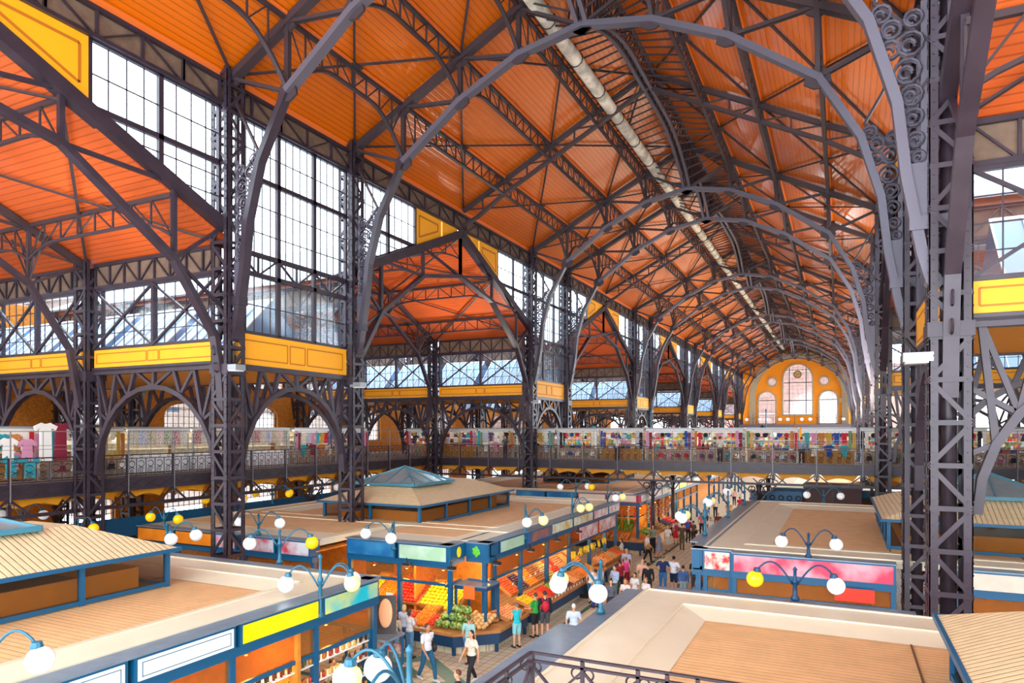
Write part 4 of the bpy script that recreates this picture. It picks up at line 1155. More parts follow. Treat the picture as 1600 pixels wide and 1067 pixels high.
# right middle block E
tE = pavilion('stall_block', 'right stall block behind the long red sign', [(-4.3, 1.5, 24.1, 26), (2.9, 13, 24.1, 26)], (-4.3, 13, 24.3, 41.4), edges='NWS', bw=1.2, sw=.8, dk=DECKX)
face_row(tE, (-4.65, 23.9), (-4.3, 23.9), (0, -1), [(1, BLUE)], hs=.72, gap=0, opening=False)
face_row(tE, (-4.3, 23.9), (-3.3, 23.9), (0, -1), [(1.7, S_FOOD)], hs=.72, gap=.04)
face_row(tE, (-3.3, 23.6), (1.5, 23.6), (0, -1), [(4.8, S_RED)], hs=.66, z=RT, gap=.04)
face_row(tE, (3.0, 23.6), (12, 23.6), (0, -1), [(4.5, S_BEIGE), (4.5, S_BEIGE)], hs=.6)
face_row(tE, (-4.65, 41.2), (-4.65, 23.9), (-1, 0), [(2.4, S_BLUE)]*7, hs=.6, inner=False)
cb = MB(); cb.box(-5.0-tE.location.x, -4.3-tE.location.x, 25.4-tE.location.y, 41.4-tE.location.y, 3.6, 3.64); cb.obj('sign_cap', GREYC, tE)
lb = MB().box(-.2-tE.location.x, .9-tE.location.x, 23.38-tE.location.y, 23.42-tE.location.y, 2.45, 2.85); lb.obj('red_shop_board', mat('red_board', '#e2321c', .5), tE)
lantern(1.5, 8.5, 27.6, 36.0, 'roof vent with pale glass pyramid behind the right column', 4.55, (4.9, 31.0, 2.0, .85), rise=.7, tn=TANMX)
# blocks under and beyond the bridge
tC = pavilion('stall_block', 'stall block with red-framed signs under the left part of the bridge', [], (-27, -11.9, 42.4, 62), dk=DECKX)
REDF = mat('red_frame', '#b0355a', .4)
face_row(tC, (-11.35, 42.2), (-11.35, 62), (1, 0), [(2.6, S_PINK, 0, REDF), (2.6, S_PINK, 0, REDF), (2.6, S_FRUIT), (2.6, S_FRUIT), (2.6, S_YEL), (2.6, S_ORANGE), (2.6, S_FRUIT)])
face_row(tC, (-11.5, 42.1), (-20, 42.1), (0, -1), [(2, S_BEIGE, 0, REDF), (2, S_BEIGE, 0, REDF), (2.2, S_BLUE), (2.2, S_BLUE)])
lantern(-22, -16.5, 51.8, 59, 'small distant roof vent beyond the left part of the bridge', 4.4, None, tn=TANMX)
tF = pavilion('stall_block', 'distant stall block beyond the right part of the bridge', [], (-4.3, 13, 52, 68), dk=DECKX)
face_row(tF, (-4.6, 51.6), (12, 51.6), (0, -1), [(2.6, S_BLUE)]*6)
lantern(1.5, 7, 57, 63, 'small distant roof vent beyond the right part of the bridge', 4.4, None, tn=TANMX)
tG = pavilion('stall_block', 'most distant stall block on the left of the corridor', [], (-27, -11.9, 68, 92), dk=DECKX)
face_row(tG, (-11.35, 68), (-11.35, 92), (1, 0), [(3, S_FRUIT), (3, S_YEL)]*4)
t = thing('service_lift', 'dark brown cabin under the right half of the bridge', 'cabin', (-.5, 47.6, 0))
mb = MB(); mb.box(-1.6, 1.6, -1.4, 1.4, 0, 4.3); mb.obj('cabin_body', mat('dark_brown', '#4a1f1a', .5), t); mb = MB(); mb.box(-1.65, 1.65, -1.45, -1.4, 4.1, 4.25); mb.box(-.05, .05, -1.45, -1.4, 0, 4.1); mb.obj('cabin_trim', IRON, t)
t = thing('scroll_railing', 'blue panelled railing with scrolls beside the dark cabin', 'railing', (-3.6, 45.6, 0), 0)
mb = MB().box(-1.6, 1.4, 0, .05, 2.6, 3.9); mb.obj('blue_panel', BLUE, t); mb = MB()
for i in range(6): mb.ring((-1.3+.5*i, -.05, 3.0), .18, .03, 'Y', 10); mb.ring((-1.3+.5*i, -.05, 3.5), .14, .03, 'Y', 10)
mb.obj('scroll_work', IRON, t)
# far left dividing screens
t = thing('wall_screen', 'long blue screen with white panel below the left arched windows', 'screen', (-29.2, 14, 0)); MB().box(-.1, .1, -2, 32, 2.9, 3.75).obj('blue_board', BLUE, t); MB().box(.1, .14, -1.5, 3, 3.0, 3.7).obj('white_panel', WHITE, t)

# floodlights
FLG = mat('floodlight_grey', '#9aa0a6', .4, .5)
fl0 = None
for i, (x, y, z, lb) in enumerate([(-13.9, 20.3, 2.95, 'under the pale green sign'), (-12.1, 20.35, 2.95, 'at the fruit stall front corner'), (-11.1, 21.8, 2.95, 'below the grape emblem'), (-11.1, 24.8, 2.95, 'above the first side post of the fruit stall'), (-11.1, 27.6, 2.95, 'past the blue side sign'), (-11.1, 30.3, 2.95, 'over the bread picture'), (-18.9, 18.95, 9.7, 'high on the second left column'), (-19.1, 17.0, 9.9, 'high on the nearest left column'), (1.4, 17.0, 9.3, 'high on the nearest right column'), (-19.1, 43.3, 9.7, 'high on the third left column')]):
    if i >= 6: x = {6: -19.15, 7: -19.15, 8: 1.5, 9: -19.15}[i]; y = {6: 24.2, 7: 17.4, 8: 17.4, 9: 43.6}[i]
    t = thing('floodlight', 'small floodlight '+lb, 'floodlight', (x, y, z), 0, 'floodlights'); s = 1 if i < 6 else 2.2
    mb = MB().box(-.13*s, .13*s, -.10*s, .10*s, -.05*s, .04*s); mb.obj('lamp_housing', FLG if i >= 6 else DARK, t); MB().bar((0, 0, .03*s), (-.1*s, .1*s, .2*s), .03*s).obj('bracket', DARK, t); MB().box(-.11*s, .11*s, -.08*s, .08*s, -.065*s, -.05*s).obj('lens', WHITE, t)

# added fill spots that brighten the ceilings, several without any fitting
for i, (p, q, e) in enumerate([((-21.6, 24.9, 9.9), (-26, 35, 17), 1700), ((-21.6, 43.0, 9.9), (-26, 33, 17), 1700), ((-21.6, 51.2, 9.9), (-25, 61, 17), 2000), ((-21.6, 17.0, 10.1), (-26, 9, 17), 700),
        ((1.4, 25.0, 9.6), (-3.5, 40, 24), 1700), ((1.4, 44.3, 9.6), (-3.5, 60, 24), 3000), ((1.4, 70.5, 9.6), (-3.5, 88, 24), 3000), ((1.4, 96.8, 9.6), (-3.5, 112, 24), 3000)]):
    l = bpy.data.lights.new('ceiling_fill', 'SPOT'); l.energy = e; l.spot_size = 2.0; l.spot_blend = 1; l.specular_factor = .3; l.shadow_soft_size = .4; l.color = (1, .93, .85)
    o = link('ceiling_fill', l, None, p); o.rotation_euler = (Vector(q)-Vector(p)).to_track_quat('-Z', 'Y').to_euler()

# ---------------------------------------------------------------- produce
def fruit_mesh(name, col, r, n=8, m=6, c2=None, ns=20):
    return MB().ball((0, 0, 0), r, n, m).mesh(name, mat(name+'_skin', col, .35, c2=c2, nscale=ns), True)
FR = {
 'tomato': (fruit_mesh('tomato', '#e0301a', (.055, .055, .05)), .105), 'lemon': (fruit_mesh('lemon', '#ffd21a', (.045, .06, .045)), .10),
 'orange': (fruit_mesh('orange', '#ff8a12', .058), .115), 'apple': (fruit_mesh('apple', '#d8452a', .055, c2='#e8b84a', ns=14), .108),
 'peach': (fruit_mesh('peach', '#f6b878', .062, c2='#ef7f52', ns=12), .125), 'plum': (fruit_mesh('plum', '#4a2145', .05), .10),
 'pepper': (fruit_mesh('pepper', '#e8631c', (.05, .05, .07)), .11), 'onion': (fruit_mesh('onion', '#b8692e', .055), .11),
 'lime': (fruit_mesh('lime', '#7fae2c', .05), .105), 'potato': (fruit_mesh('potato', '#c99a5a', (.05, .07, .045)), .11)}
NF = {}
def tray(x, y, z, rz, wd, dp, tilt, kind, label, where, maxn=60, scale=1.0):
    """sloping display tray; front edge low, slopes up away from the front (local +y is the back)"""
    t = thing('display_tray', label, 'tray', (x, y, z), rz, None)
    t.rotation_euler = (tilt, 0, rz)
    mb = MB(); mb.box(-wd/2, wd/2, -dp/2, dp/2, -.05, 0)
    for (a, b2, c, d) in ((-wd/2, wd/2, -dp/2-.02, -dp/2), (-wd/2, wd/2, dp/2, dp/2+.02), (-wd/2-.02, -wd/2, -dp/2, dp/2), (wd/2, wd/2+.02, -dp/2, dp/2)): mb.box(a, b2, c, d, -.05, .07)
    mb.obj('tray_box', WOODM, t)
    M_ = Matrix.Translation((x, y, z)) @ Matrix.Rotation(rz, 4, 'Z') @ Matrix.Rotation(tilt, 4, 'X')
    me, st = FR[kind]; st *= scale; nx = max(1, int(wd/st)); ny = max(1, int(dp/st))
    while nx*ny > maxn: st *= 1.06; nx = max(1, int(wd/st)); ny = max(1, int(dp/st))
    s_ = st/FR[kind][1]
    for i in range(nx):
        for j in range(ny):
            if NF.get(kind, 0) >= 290: return t
            NF[kind] = NF.get(kind, 0)+1
            p = M_ @ Vector((-wd/2+st*(i+.5)+RN.uniform(-.01, .01), -dp/2+st*(j+.5)+RN.uniform(-.01, .01), .05*s_+RN.uniform(0, .03)))
            o = link(kind, me, None, p, RN.uniform(0, 6)); o.scale = (s_, s_, s_)
            tag(o, '%s %s in a tray %s' % ({'tomato': 'red', 'lemon': 'yellow', 'orange': 'bright', 'apple': 'red and yellow', 'peach': 'pale', 'plum': 'dark', 'pepper': 'orange', 'onion': 'brown', 'lime': 'green', 'potato': 'light brown'}[kind], kind, where), 'fruit', kind+' display '+where)
    return t
# front fruit counter of block B
def counter(pts, label, z=.78, h0=.3):
    """blue counter following the outline pts (closed polygon)"""
    t = thing('fruit_counter', label, 'counter', (pts[0][0], pts[0][1], 0)); ox, oy = pts[0]
    pl = [(a-ox, b2-oy) for a, b2 in pts]
    MB().plate(pl, lambda u, v, t_: (u, v, t_), h0, z-.1).obj('blue_front', DNAVY, t)
    MB().plate(shrink(pl, -.06), lambda u, v, t_: (u, v, t_), z-.1, z).obj('wooden_top', WOODM, t)
    MB().plate(shrink(pl, .25), lambda u, v, t_: (u, v, t_), 0, h0).obj('tiled_plinth', tile, t)
    mb = MB()
    for (a, b2) in pl: 
        cx = sum(p[0] for p in pl)/len(pl); cy = sum(p[1] for p in pl)/len(pl)
        d = Vector((cx-a, cy-b2)).normalized()*.12; mb.box(a+d.x-.05, a+d.x+.05, b2+d.y-.05, b2+d.y+.05, 0, z-.1)
    mb.obj('counter_leg', DNAVY, t)
    return t
counter([(-14.6, 20.25), (-11.9, 20.1), (-10.7, 21.2), (-10.7, 23.6), (-11.6, 23.6), (-12.6, 21.9), (-14.6, 21.6)][::1], 'blue corner fruit counter heaped with watermelons')
counter([(-17.0, 20.5), (-15.0, 20.4), (-15.0, 21.6), (-17.0, 21.6)], 'blue fruit counter left of the blonde shopper')
counter([(-11.6, 24.0), (-10.6, 24.0), (-10.6, 32.6), (-11.6, 32.6)], 'long blue fruit counter along the corridor')
counter([(-11.6, 33.2), (-10.7, 33.2), (-10.7, 37.6), (-11.6, 37.6)], 'blue counter with packed goods at the end of the fruit stalls')
rd = [
 (-14.9, 22.3, 1.55, 0, 1.2, 1.5, .55, 'tomato', 'high in the corner fruit stall'), (-13.6, 22.3, 1.5, 0, 1.3, 1.5, .55, 'lemon', 'beside the red heap of the corner stall'),
 (-12.75, 21.9, 1.45, 0, .5, 1.3, .5, 'lemon', 'behind the corner post'),
 (-13.5, 20.95, .98, 0, .6, 1.2, .35, 'orange', 'left of the watermelons'), (-14.1, 20.75, .88, 0, .5, .9, .3, 'tomato', 'behind the paper note'),
 (-13.0, 20.7, .9, 0, .35, .9, .25, 'tomato', 'just left of the watermelons'),
 (-15.9, 22.4, 1.5, 0, .8, 1.2, .5, 'orange', 'at the left of the corner stall'), (-16.4, 21.2, 1.0, 0, .9, .8, .3, 'lemon', 'in front of the striped shirt shopper'), (-15.4, 21.1, .95, 0, .7, .8, .3, 'onion', 'beside the blonde shopper'),
 (-16.6, 22.4, 1.6, 0, .6, 1.2, .5, 'lemon', 'at the far left of the corner stall'),
 (-11.2, 22.9, .9, PI/2, 1.3, .8, .25, 'peach', 'at the corner counter end'), (-11.5, 21.9, .92, .9, .6, .5, .2, 'peach', 'right of the watermelons')]
cy = 24.5
kinds = ['lemon', 'pepper', 'tomato', 'lime', 'plum', 'peach', 'apple', 'orange', 'lemon', 'tomato', 'onion', 'apple', 'pepper', 'potato']
for i in range(9):
    rd.append((-11.1, cy+.9*i, .95, PI/2, .82, .8, .3, kinds[i], 'in the corridor front row, %s tray' % ORD[i]))
    rd.append((-12.0, cy+.9*i, 1.45, PI/2, .82, .9, .6, kinds[(i*3+1) % 14], 'in the corridor back row, %s tray' % ORD[i]))
for a in rd: tray(*a[:8], 'wooden display tray of %ss %s' % (a[7], a[8]), a[8], 64)
# far corner stall under the bridge
for i in range(6):
    tray(-19+1.3*i, 41.7, 1.0, 0, 1.2, .9, .3, kinds[(i*5) % 14], 'display tray on the far corner stall, %s from the left' % ORD[i], 'of the far corner stall', 30, 1.8)
    tray(-19+1.3*i, 42.7, 1.6, 0, 1.2, 1.0, .7, kinds[(i*3+2) % 14], 'upper display tray on the far corner stall, %s from the left' % ORD[i], 'high in the far corner stall', 30, 1.8)
    tray(-11.2, 43.2+1.6*i, 1.1, PI/2, 1.4, .9, .4, kinds[(i*5+3) % 14], 'display tray past the far corner, %s along the corridor' % ORD[i], 'past the far corner', 26, 2)
for i in range(5):
    tray(-11.15, 33.6+.85*i, 1.0, PI/2, .8, .8, .3, ['peach', 'apple', 'potato', 'pepper', 'onion'][i], 'wooden tray on the last corridor counter, %s along' % ORD[i], 'on the last corridor counter, %s tray' % ORD[i], 42)
GAR = []
for nm, c1 in (('golden', '#f0b040'), ('red', '#c83a20'), ('pale', '#f2e0b8'), ('orange', '#e87a1e')):
    mb = MB()
    for q in range(9): mb.ball((.03*math.sin(q*2.3), .03*math.cos(q*1.7), -.13*q), (.075, .075, .06), 7, 5)
    GAR.append((nm, mb.mesh('hanging_garland', mat('garland_'+nm, c1, .5), True)))
for i in range(34):
    nm, me = GAR[(i*7) % 4]
    p = (-19.6+.42*i, 41.85, 2.9-.1*(i % 3)) if i < 20 else (-11.15, 42.4+.5*(i-20), 2.95-.12*(i % 3))
    o = link('hanging_garland', me, None, p, i); tag(o, '%s string of dried produce hanging %s the far corner stall' % (nm, 'across the front of' if i < 20 else 'along the corridor side of'), 'garland', 'strings of dried produce')
counter([(-20, 41.2), (-11.0, 41.2), (-11.0, 42.2), (-20, 42.2)], 'counter with a draped front at the far corner stall', .9)
# watermelons and melons
WM = MB().ball((0, 0, 0), (.15, .21, .15), 12, 9).mesh('watermelon', mat('watermelon_rind', '#3f7426', .35, c2='#c2cf70', nscale=9), True)
pos = []
for lay, (n_, zz, rr) in enumerate(((7, .93, .0), (5, 1.16, 0), (3, 1.38, 0))):
    for i in range(n_):
        x = -12.75+.30*(i % 4)+.15*lay+RN.uniform(-.03, .03); y = 20.55+.40*(i//4)+.22*lay+RN.uniform(-.03, .03); pos.append((x, y, zz))
for i, p in enumerate(pos):
    o = link('watermelon', WM, None, p); o.rotation_euler = (RN.uniform(-.2, .2), RN.uniform(-.2, .2), RN.uniform(0, 3)); tag(o, 'striped green watermelon heaped on the blue corner counter', 'watermelon', 'watermelons on the corner counter')
CM = MB().ball((0, 0, 0), (.095, .095, .09), 10, 8).mesh('cantaloupe', mat('cantaloupe_skin', '#efc98e', .5, c2='#dba458', nscale=10), True)
for i in range(26):
    o = link('cantaloupe', CM, None, (-11.85+.17*(i % 5)+RN.uniform(-.02, .02), 20.7+.19*(i//5)+.11*(i % 5)*.6, .88+.05*(i//5)), RN.uniform(0, 3)); tag(o, 'pale cantaloupe beside the watermelons on the corner counter', 'melon', 'cantaloupes on the corner counter')
HM = MB().ball((0, 0, 0), (.12, .12, .12), 10, 8).mesh('honeydew_melon', mat('honeydew_skin', '#a9b04a', .4, c2='#d8cc6a', nscale=8), True)
for i in range(30):
    o = link('honeydew_melon', HM, None, (-11.5-.20*(i//5)*.7, 28.0+.24*(i % 5)+RN.uniform(-.03, .03), 1.05+.10*(i//5)), 0); tag(o, 'yellow-green melon piled in the corridor fruit stall', 'melon', 'yellow-green melons')
BAN = MB()
BAN.tube([(.0, 0, 0), (.03, 0, -.05), (.045, 0, -.1), (.03, 0, -.16)], [.01, .02, .02, .008], 6); bme = BAN.mesh('banana', mat('banana_skin', '#ffdc28', .4), True)
for i in range(60):
    c = i//10; o = link('banana', bme, None, (-11.15+.05*math.sin(i*2.1), 29.6+c*.9+.07*(i % 5), 2.1-.12*((i % 10)//5)), i*1.1); o.scale = (1.4, 1.4, 1.4); tag(o, 'yellow banana in a bunch hanging over the corridor fruit stall', 'banana', 'hanging bananas')
# price cards
PC = MB().box(-.07, .07, -.004, .004, -.05, .05).mesh('price_card', WHITE)
for i in range(24):
    x, y, z, r = (-10.58, 24.3+.36*i, .86, PI/2) if i < 22 else (-14.0+.5*(i-22), 20.2, .8, 0)
    o = link('price_card', PC, None, (x, y, z), r); tag(o, 'white price card on the edge of the corridor fruit counter', 'card', 'price cards on the corridor counter')
for i in range(9):
    o = link('price_card', PC, None, (-11.7, 24.4+.55*i, 1.62), PI/2); tag(o, 'white price card among the back trays of the corridor fruit stall', 'card', 'price cards on the back trays')
for i, (x, y, z, s, lb) in enumerate([(-13.1, 20.15, .72, 2.4, 'large paper note hanging from the front of the corner counter'), (-14.75, 20.42, 1.7, 2.2, 'white notice on the blue post behind the blonde shopper')]):
    o = link('paper_notice', PC, None, (x, y, z)); o.scale = (s, 1, s); tag(o, lb, 'notice')
# little kiosk canopy at the corner
t = thing('counter_canopy', 'small grey flat canopy on blue legs above the watermelons', 'canopy', (-11.7, 21.6, 0))
MB().box(-.75, .55, -.5, .55, 2.18, 2.24).obj('canopy_top', GREYC, t); MB().box(-.75, .55, -.5, .55, 2.06, 2.18).obj('canopy_fascia', DNAVY, t)
for x, y in ((-.7, -.45), (.5, -.45), (.5, .5), (-.7, .5)): MB().box(x-.04, x+.04, y-.04, y+.04, .8, 2.06).obj('leg', BLUE, t)
MB().box(-.35, .1, -.53, -.51, 1.75, 2.2).obj('orange_sheet', mat('orange_sheet', '#f26a1e', .6), t)
t = thing('plastic_crates', 'stack of dark plastic crates on the corridor floor', 'crate', (-10.7, 30.0, 0)); 
for k in range(4):
    mb = MB(); mb.box(-.25, .25, -.3, .3, k*.24, k*.24+.03)
    for a in (-.25, .23): mb.box(a, a+.02, -.3, .3, k*.24+.04, k*.24+.21); 
    for a in (-.3, .28): mb.box(-.25, .25, a, a+.02, k*.24+.04, k*.24+.21)
    mb.obj('crate', DARK, t)

# hanging picture panels (salami, bread) over corridor stalls
for i, (y, m_, lb) in enumerate([(30.6, S_PINK, 'white lettered panel'), (33.6, S_PINK, 'pink and white lettered panel')]):
    o = MB().box(-.02, .02, -1.3, 1.3, 0, .6).obj('fascia_panel', m_, None, (-11.2, y+1.4, 2.45)); tag(o, lb+' hung below the corridor fruit signs, %s' % ('nearer' if i == 0 else 'farther'), 'sign')

# near left stall interior: shelves with bottles and jars, side kiosk
BOT = []
for nm, c in (('bottle', '#3a1c10'), ('bottle', '#7a2a12'), ('bottle', '#5a5a20'), ('jar', '#c8781c'), ('jar', '#b83a20'), ('jar', '#e0b060')):
    if nm == 'bottle': mb = MB().lathe([(.035, 0), (.038, .16), (.014, .21), (.014, .27)], n=8)
    else: mb = MB().lathe([(.045, 0), (.045, .11), (.035, .12), (.035, .14)], n=8)
    BOT.append((nm, mb.mesh(nm, mat(nm+c, c, .15), True)))
cnt = 0
for ys, z in ((0, 2.0), (0, 1.55), (0, 1.1), (0, .75)):
    t = thing('wall_shelf', 'long white shelf in the near left shop, %s from the top' % ORD[cnt], 'shelf', (-11.75, 11.2, z), 0, None); MB().box(-.16, .16, -3.9, 3.9, -.03, 0).obj('shelf_board', WHITE, t)
    for i in range(64):
        nm, me = BOT[(i//5+cnt) % 6]; o = link(nm, me, None, (-11.72+.06*(i % 2), 7.5+.12*i, z)); tag(o, '%s %s on the %s white shelf of the near left shop' % (('dark', 'brown', 'olive', 'amber', 'red', 'pale')[(i//5+cnt) % 6], nm, ORD[cnt]), nm, '%ss on the %s shelf' % (nm, ORD[cnt]))
    cnt += 1
t = thing('glass_counter', 'glass-fronted counter at the open end of the near left shop', 'counter', (-12.4, 16.2, 0))
MB().box(-.5, .9, -.45, .35, 0, .9).obj('counter_body', BLUE, t); MB().box(-.55, .95, -.5, .4, 1.75, 1.82).obj('counter_top', GREYC, t)
for x, y in ((-.5, -.45), (.9, -.45), (.9, .35), (-.5, .35)): MB().box(x-.03, x+.03, y-.03, y+.03, .9, 1.75).obj('corner_post', BLUE, t)
MB().box(-.5, .9, .33, .34, .9, 1.75).obj('glass_front', GLASS, t); MB().box(-.3, .92, .36, .38, 1.2, 1.45).obj('red_lettered_strip', S_FOOD, t)
mb = MB(); mb.box(-.3, .3, -.02, .02, 0, 1.1); t = thing('picture_board', 'tall board with a pale sausage picture on the kiosk counter', 'sign', (-11.8, 16.15, 1.85), D(-150)); mb.obj('board', mat('board_dark', '#3a3436', .5), t)
MB().ball((0, .03, .6), (.2, .015, .42), 14, 10).obj('picture', mat('picture_peach', '#efb183', .5), t, None, True)

# lamps inside stalls (pendants) and their light
def pendant(x, y, z, label, e=60, mesh_=True):
    t = thing('pendant_lamp', label, 'lamp', (x, y, z), 0, 'pendant lamps in the stalls')
    MB().lathe([(.11, -.02), (.09, .02), (.03, .1), (.01, .12)], n=10).obj('lamp_shade', mat('pendant_brass', '#d99a3a', .3, .6), t, None, True)
    MB().tube([(0, 0, .12), (0, 0, 3.05-z+.0)], .008, 5).obj('cord', DARK, t)
    MB().ball((0, 0, -.02), .05, 8, 6).obj('bulb', BULB, t, None, True)
    l = bpy.data.lights.new('pendant_light', 'POINT'); l.energy = e; l.color = (1, .72, .38); l.shadow_soft_size = .12
    lo = link('pendant_light', l, t, (0, 0, -.16))
for i, (x, y) in enumerate([(-12.3, 8.6), (-12.3, 11.5), (-12.3, 14.2), (-16.1, 21.3), (-14.6, 21.3), (-13.2, 21.6), (-12.1, 22.9), (-12.1, 25.6), (-12.1, 28.4), (-12.1, 31.4), (-12.1, 34.6), (-17.5, 43), (-14.5, 43), (-12, 44.5), (-12.0, 48.5), (-12.0, 53)]):
    pendant(x, y, 2.6, 'brass pendant lamp in a stall, %s in order away from the camera' % ORD[i], 32)

# ---------------------------------------------------------------- gallery stalls
BRT = ['#c81e2c', '#f4f1ea', '#2349a0', '#cfa63c', '#1d1a22', '#d892b2', '#2ba7b5', '#6a4472', '#c87a3a', '#e9e2cf', '#8a1c34', '#76956c', '#b7c4d8']
GM = [mat('cloth_%s' % c[1:], c, .8) for c in BRT]
CNAME = ['red', 'white', 'blue', 'yellow', 'black', 'pink', 'turquoise', 'purple', 'orange', 'cream', 'wine red', 'green', 'pale blue']
def shirt_mesh(m, L_=.7, w=.5):
    mb = MB(); pl = [(-w*.3, -L_), (w*.3, -L_), (w*.28, -.18), (w*.5, -.26), (w*.6, -.12), (w*.22, 0), (w*.08, -.03), (-w*.08, -.03), (-w*.22, 0), (-w*.6, -.12), (-w*.5, -.26), (-w*.28, -.18)]
    mb.plate(pl, lambda u, v, t: (u, t+.02*math.sin(u*30)*(-v), v), -.03, .03); return mb.mesh('hanging_garment', m)
SH = [shirt_mesh(m) for m in GM]; DR = [shirt_mesh(m, 1.25, .62) for m in GM]
def cloth_mesh(m):
    mb = MB(); n_ = 8; pts = [(-.22+.44*i/n_, .03*math.sin(i*1.9)) for i in range(n_+1)]
    vs = []; fs = []
    for z in (0, -.75):
        for off in (0, .02): vs += [(a, b2+off, z) for a, b2 in pts]
    k = n_+1
    for i in range(n_): fs += [(i, i+1, 2*k+i+1, 2*k+i), (k+i+1, k+i, 3*k+i, 3*k+i+1), (i+1, i, k+i, k+i+1), (2*k+i, 2*k+i+1, 3*k+i+1, 3*k+i)]
    mb.add(vs, fs); return mb.mesh('hanging_tablecloth', m)
PAT = [mat('lace_%d' % i, a, .8, c2=b2, nscale=14) for i, (a, b2) in enumerate([('#f7f4ee', '#d8a7a0'), ('#f3efe2', '#b7a074'), ('#f6f6fa', '#9aa6d0'), ('#fbf7f0', '#c9c2b4'), ('#f2d9d9', '#a22840'), ('#f5f1e6', '#6a8a5a')])]
CL = [cloth_mesh(m) for m in PAT]
DOLL = []
for i, m in enumerate(GM): DOLL.append(MB().lathe([(.09, 0), (.11, .08), (.05, .2), (.06, .27), (.04, .33)], n=8).mesh('souvenir_doll', m, True))
BAG = [MB().add([(-.16, -.06, 0), (.16, -.06, 0), (.16, .06, 0), (-.16, .06, 0), (-.12, -.04, .26), (.12, -.04, .26), (.12, .04, .26), (-.12, .04, .26)], [(0,3,2,1),(4,5,6,7),(0,1,5,4),(1,2,6,5),(2,3,7,6),(3,0,4,7)]).ring((0, 0, .3), .09, .012, 'Y', 8, 0, PI).mesh('handbag', m) for m in GM]
BOX = [MB().box(-.09, .09, -.06, .06, 0, .16).mesh('gift_box', m) for m in GM]
VAL = mat('valance_cream', '#e9e6dc', .5); STF = mat('stall_frame_grey', '#a8acb2', .4, .2); BACKW = mat('stall_back_warm', '#e4d2b6', .8, noise=.3, nscale=6); BAMB = mat('bamboo_screen', '#b98236', .7, noise=.3, nscale=20)
SCF = [MB().box(-.09, .09, -.015, .015, -1.0, 0).box(-.06, .06, -.02, .02, -1.12, -1.0).mesh('hanging_scarf', m) for m in GM]
FLD = [MB().box(-.16, .16, -.13, .13, 0, .05).box(-.15, .15, -.12, .12, .05, .10).box(-.14, .14, -.12, .12, .10, .16).mesh('folded_textile', m) for m in GM]
PLT = [MB().plate([(.15*math.cos(2*PI*i/12), .15*math.sin(2*PI*i/12)) for i in range(12)], PY(0), -.015, .015).mesh('hanging_plate', m) for m in GM[:6]]
NM = {}
TUBE = mat('tube_lamp_glow', '#fff6e0', .4, emit='#fff0d0', estr=7)
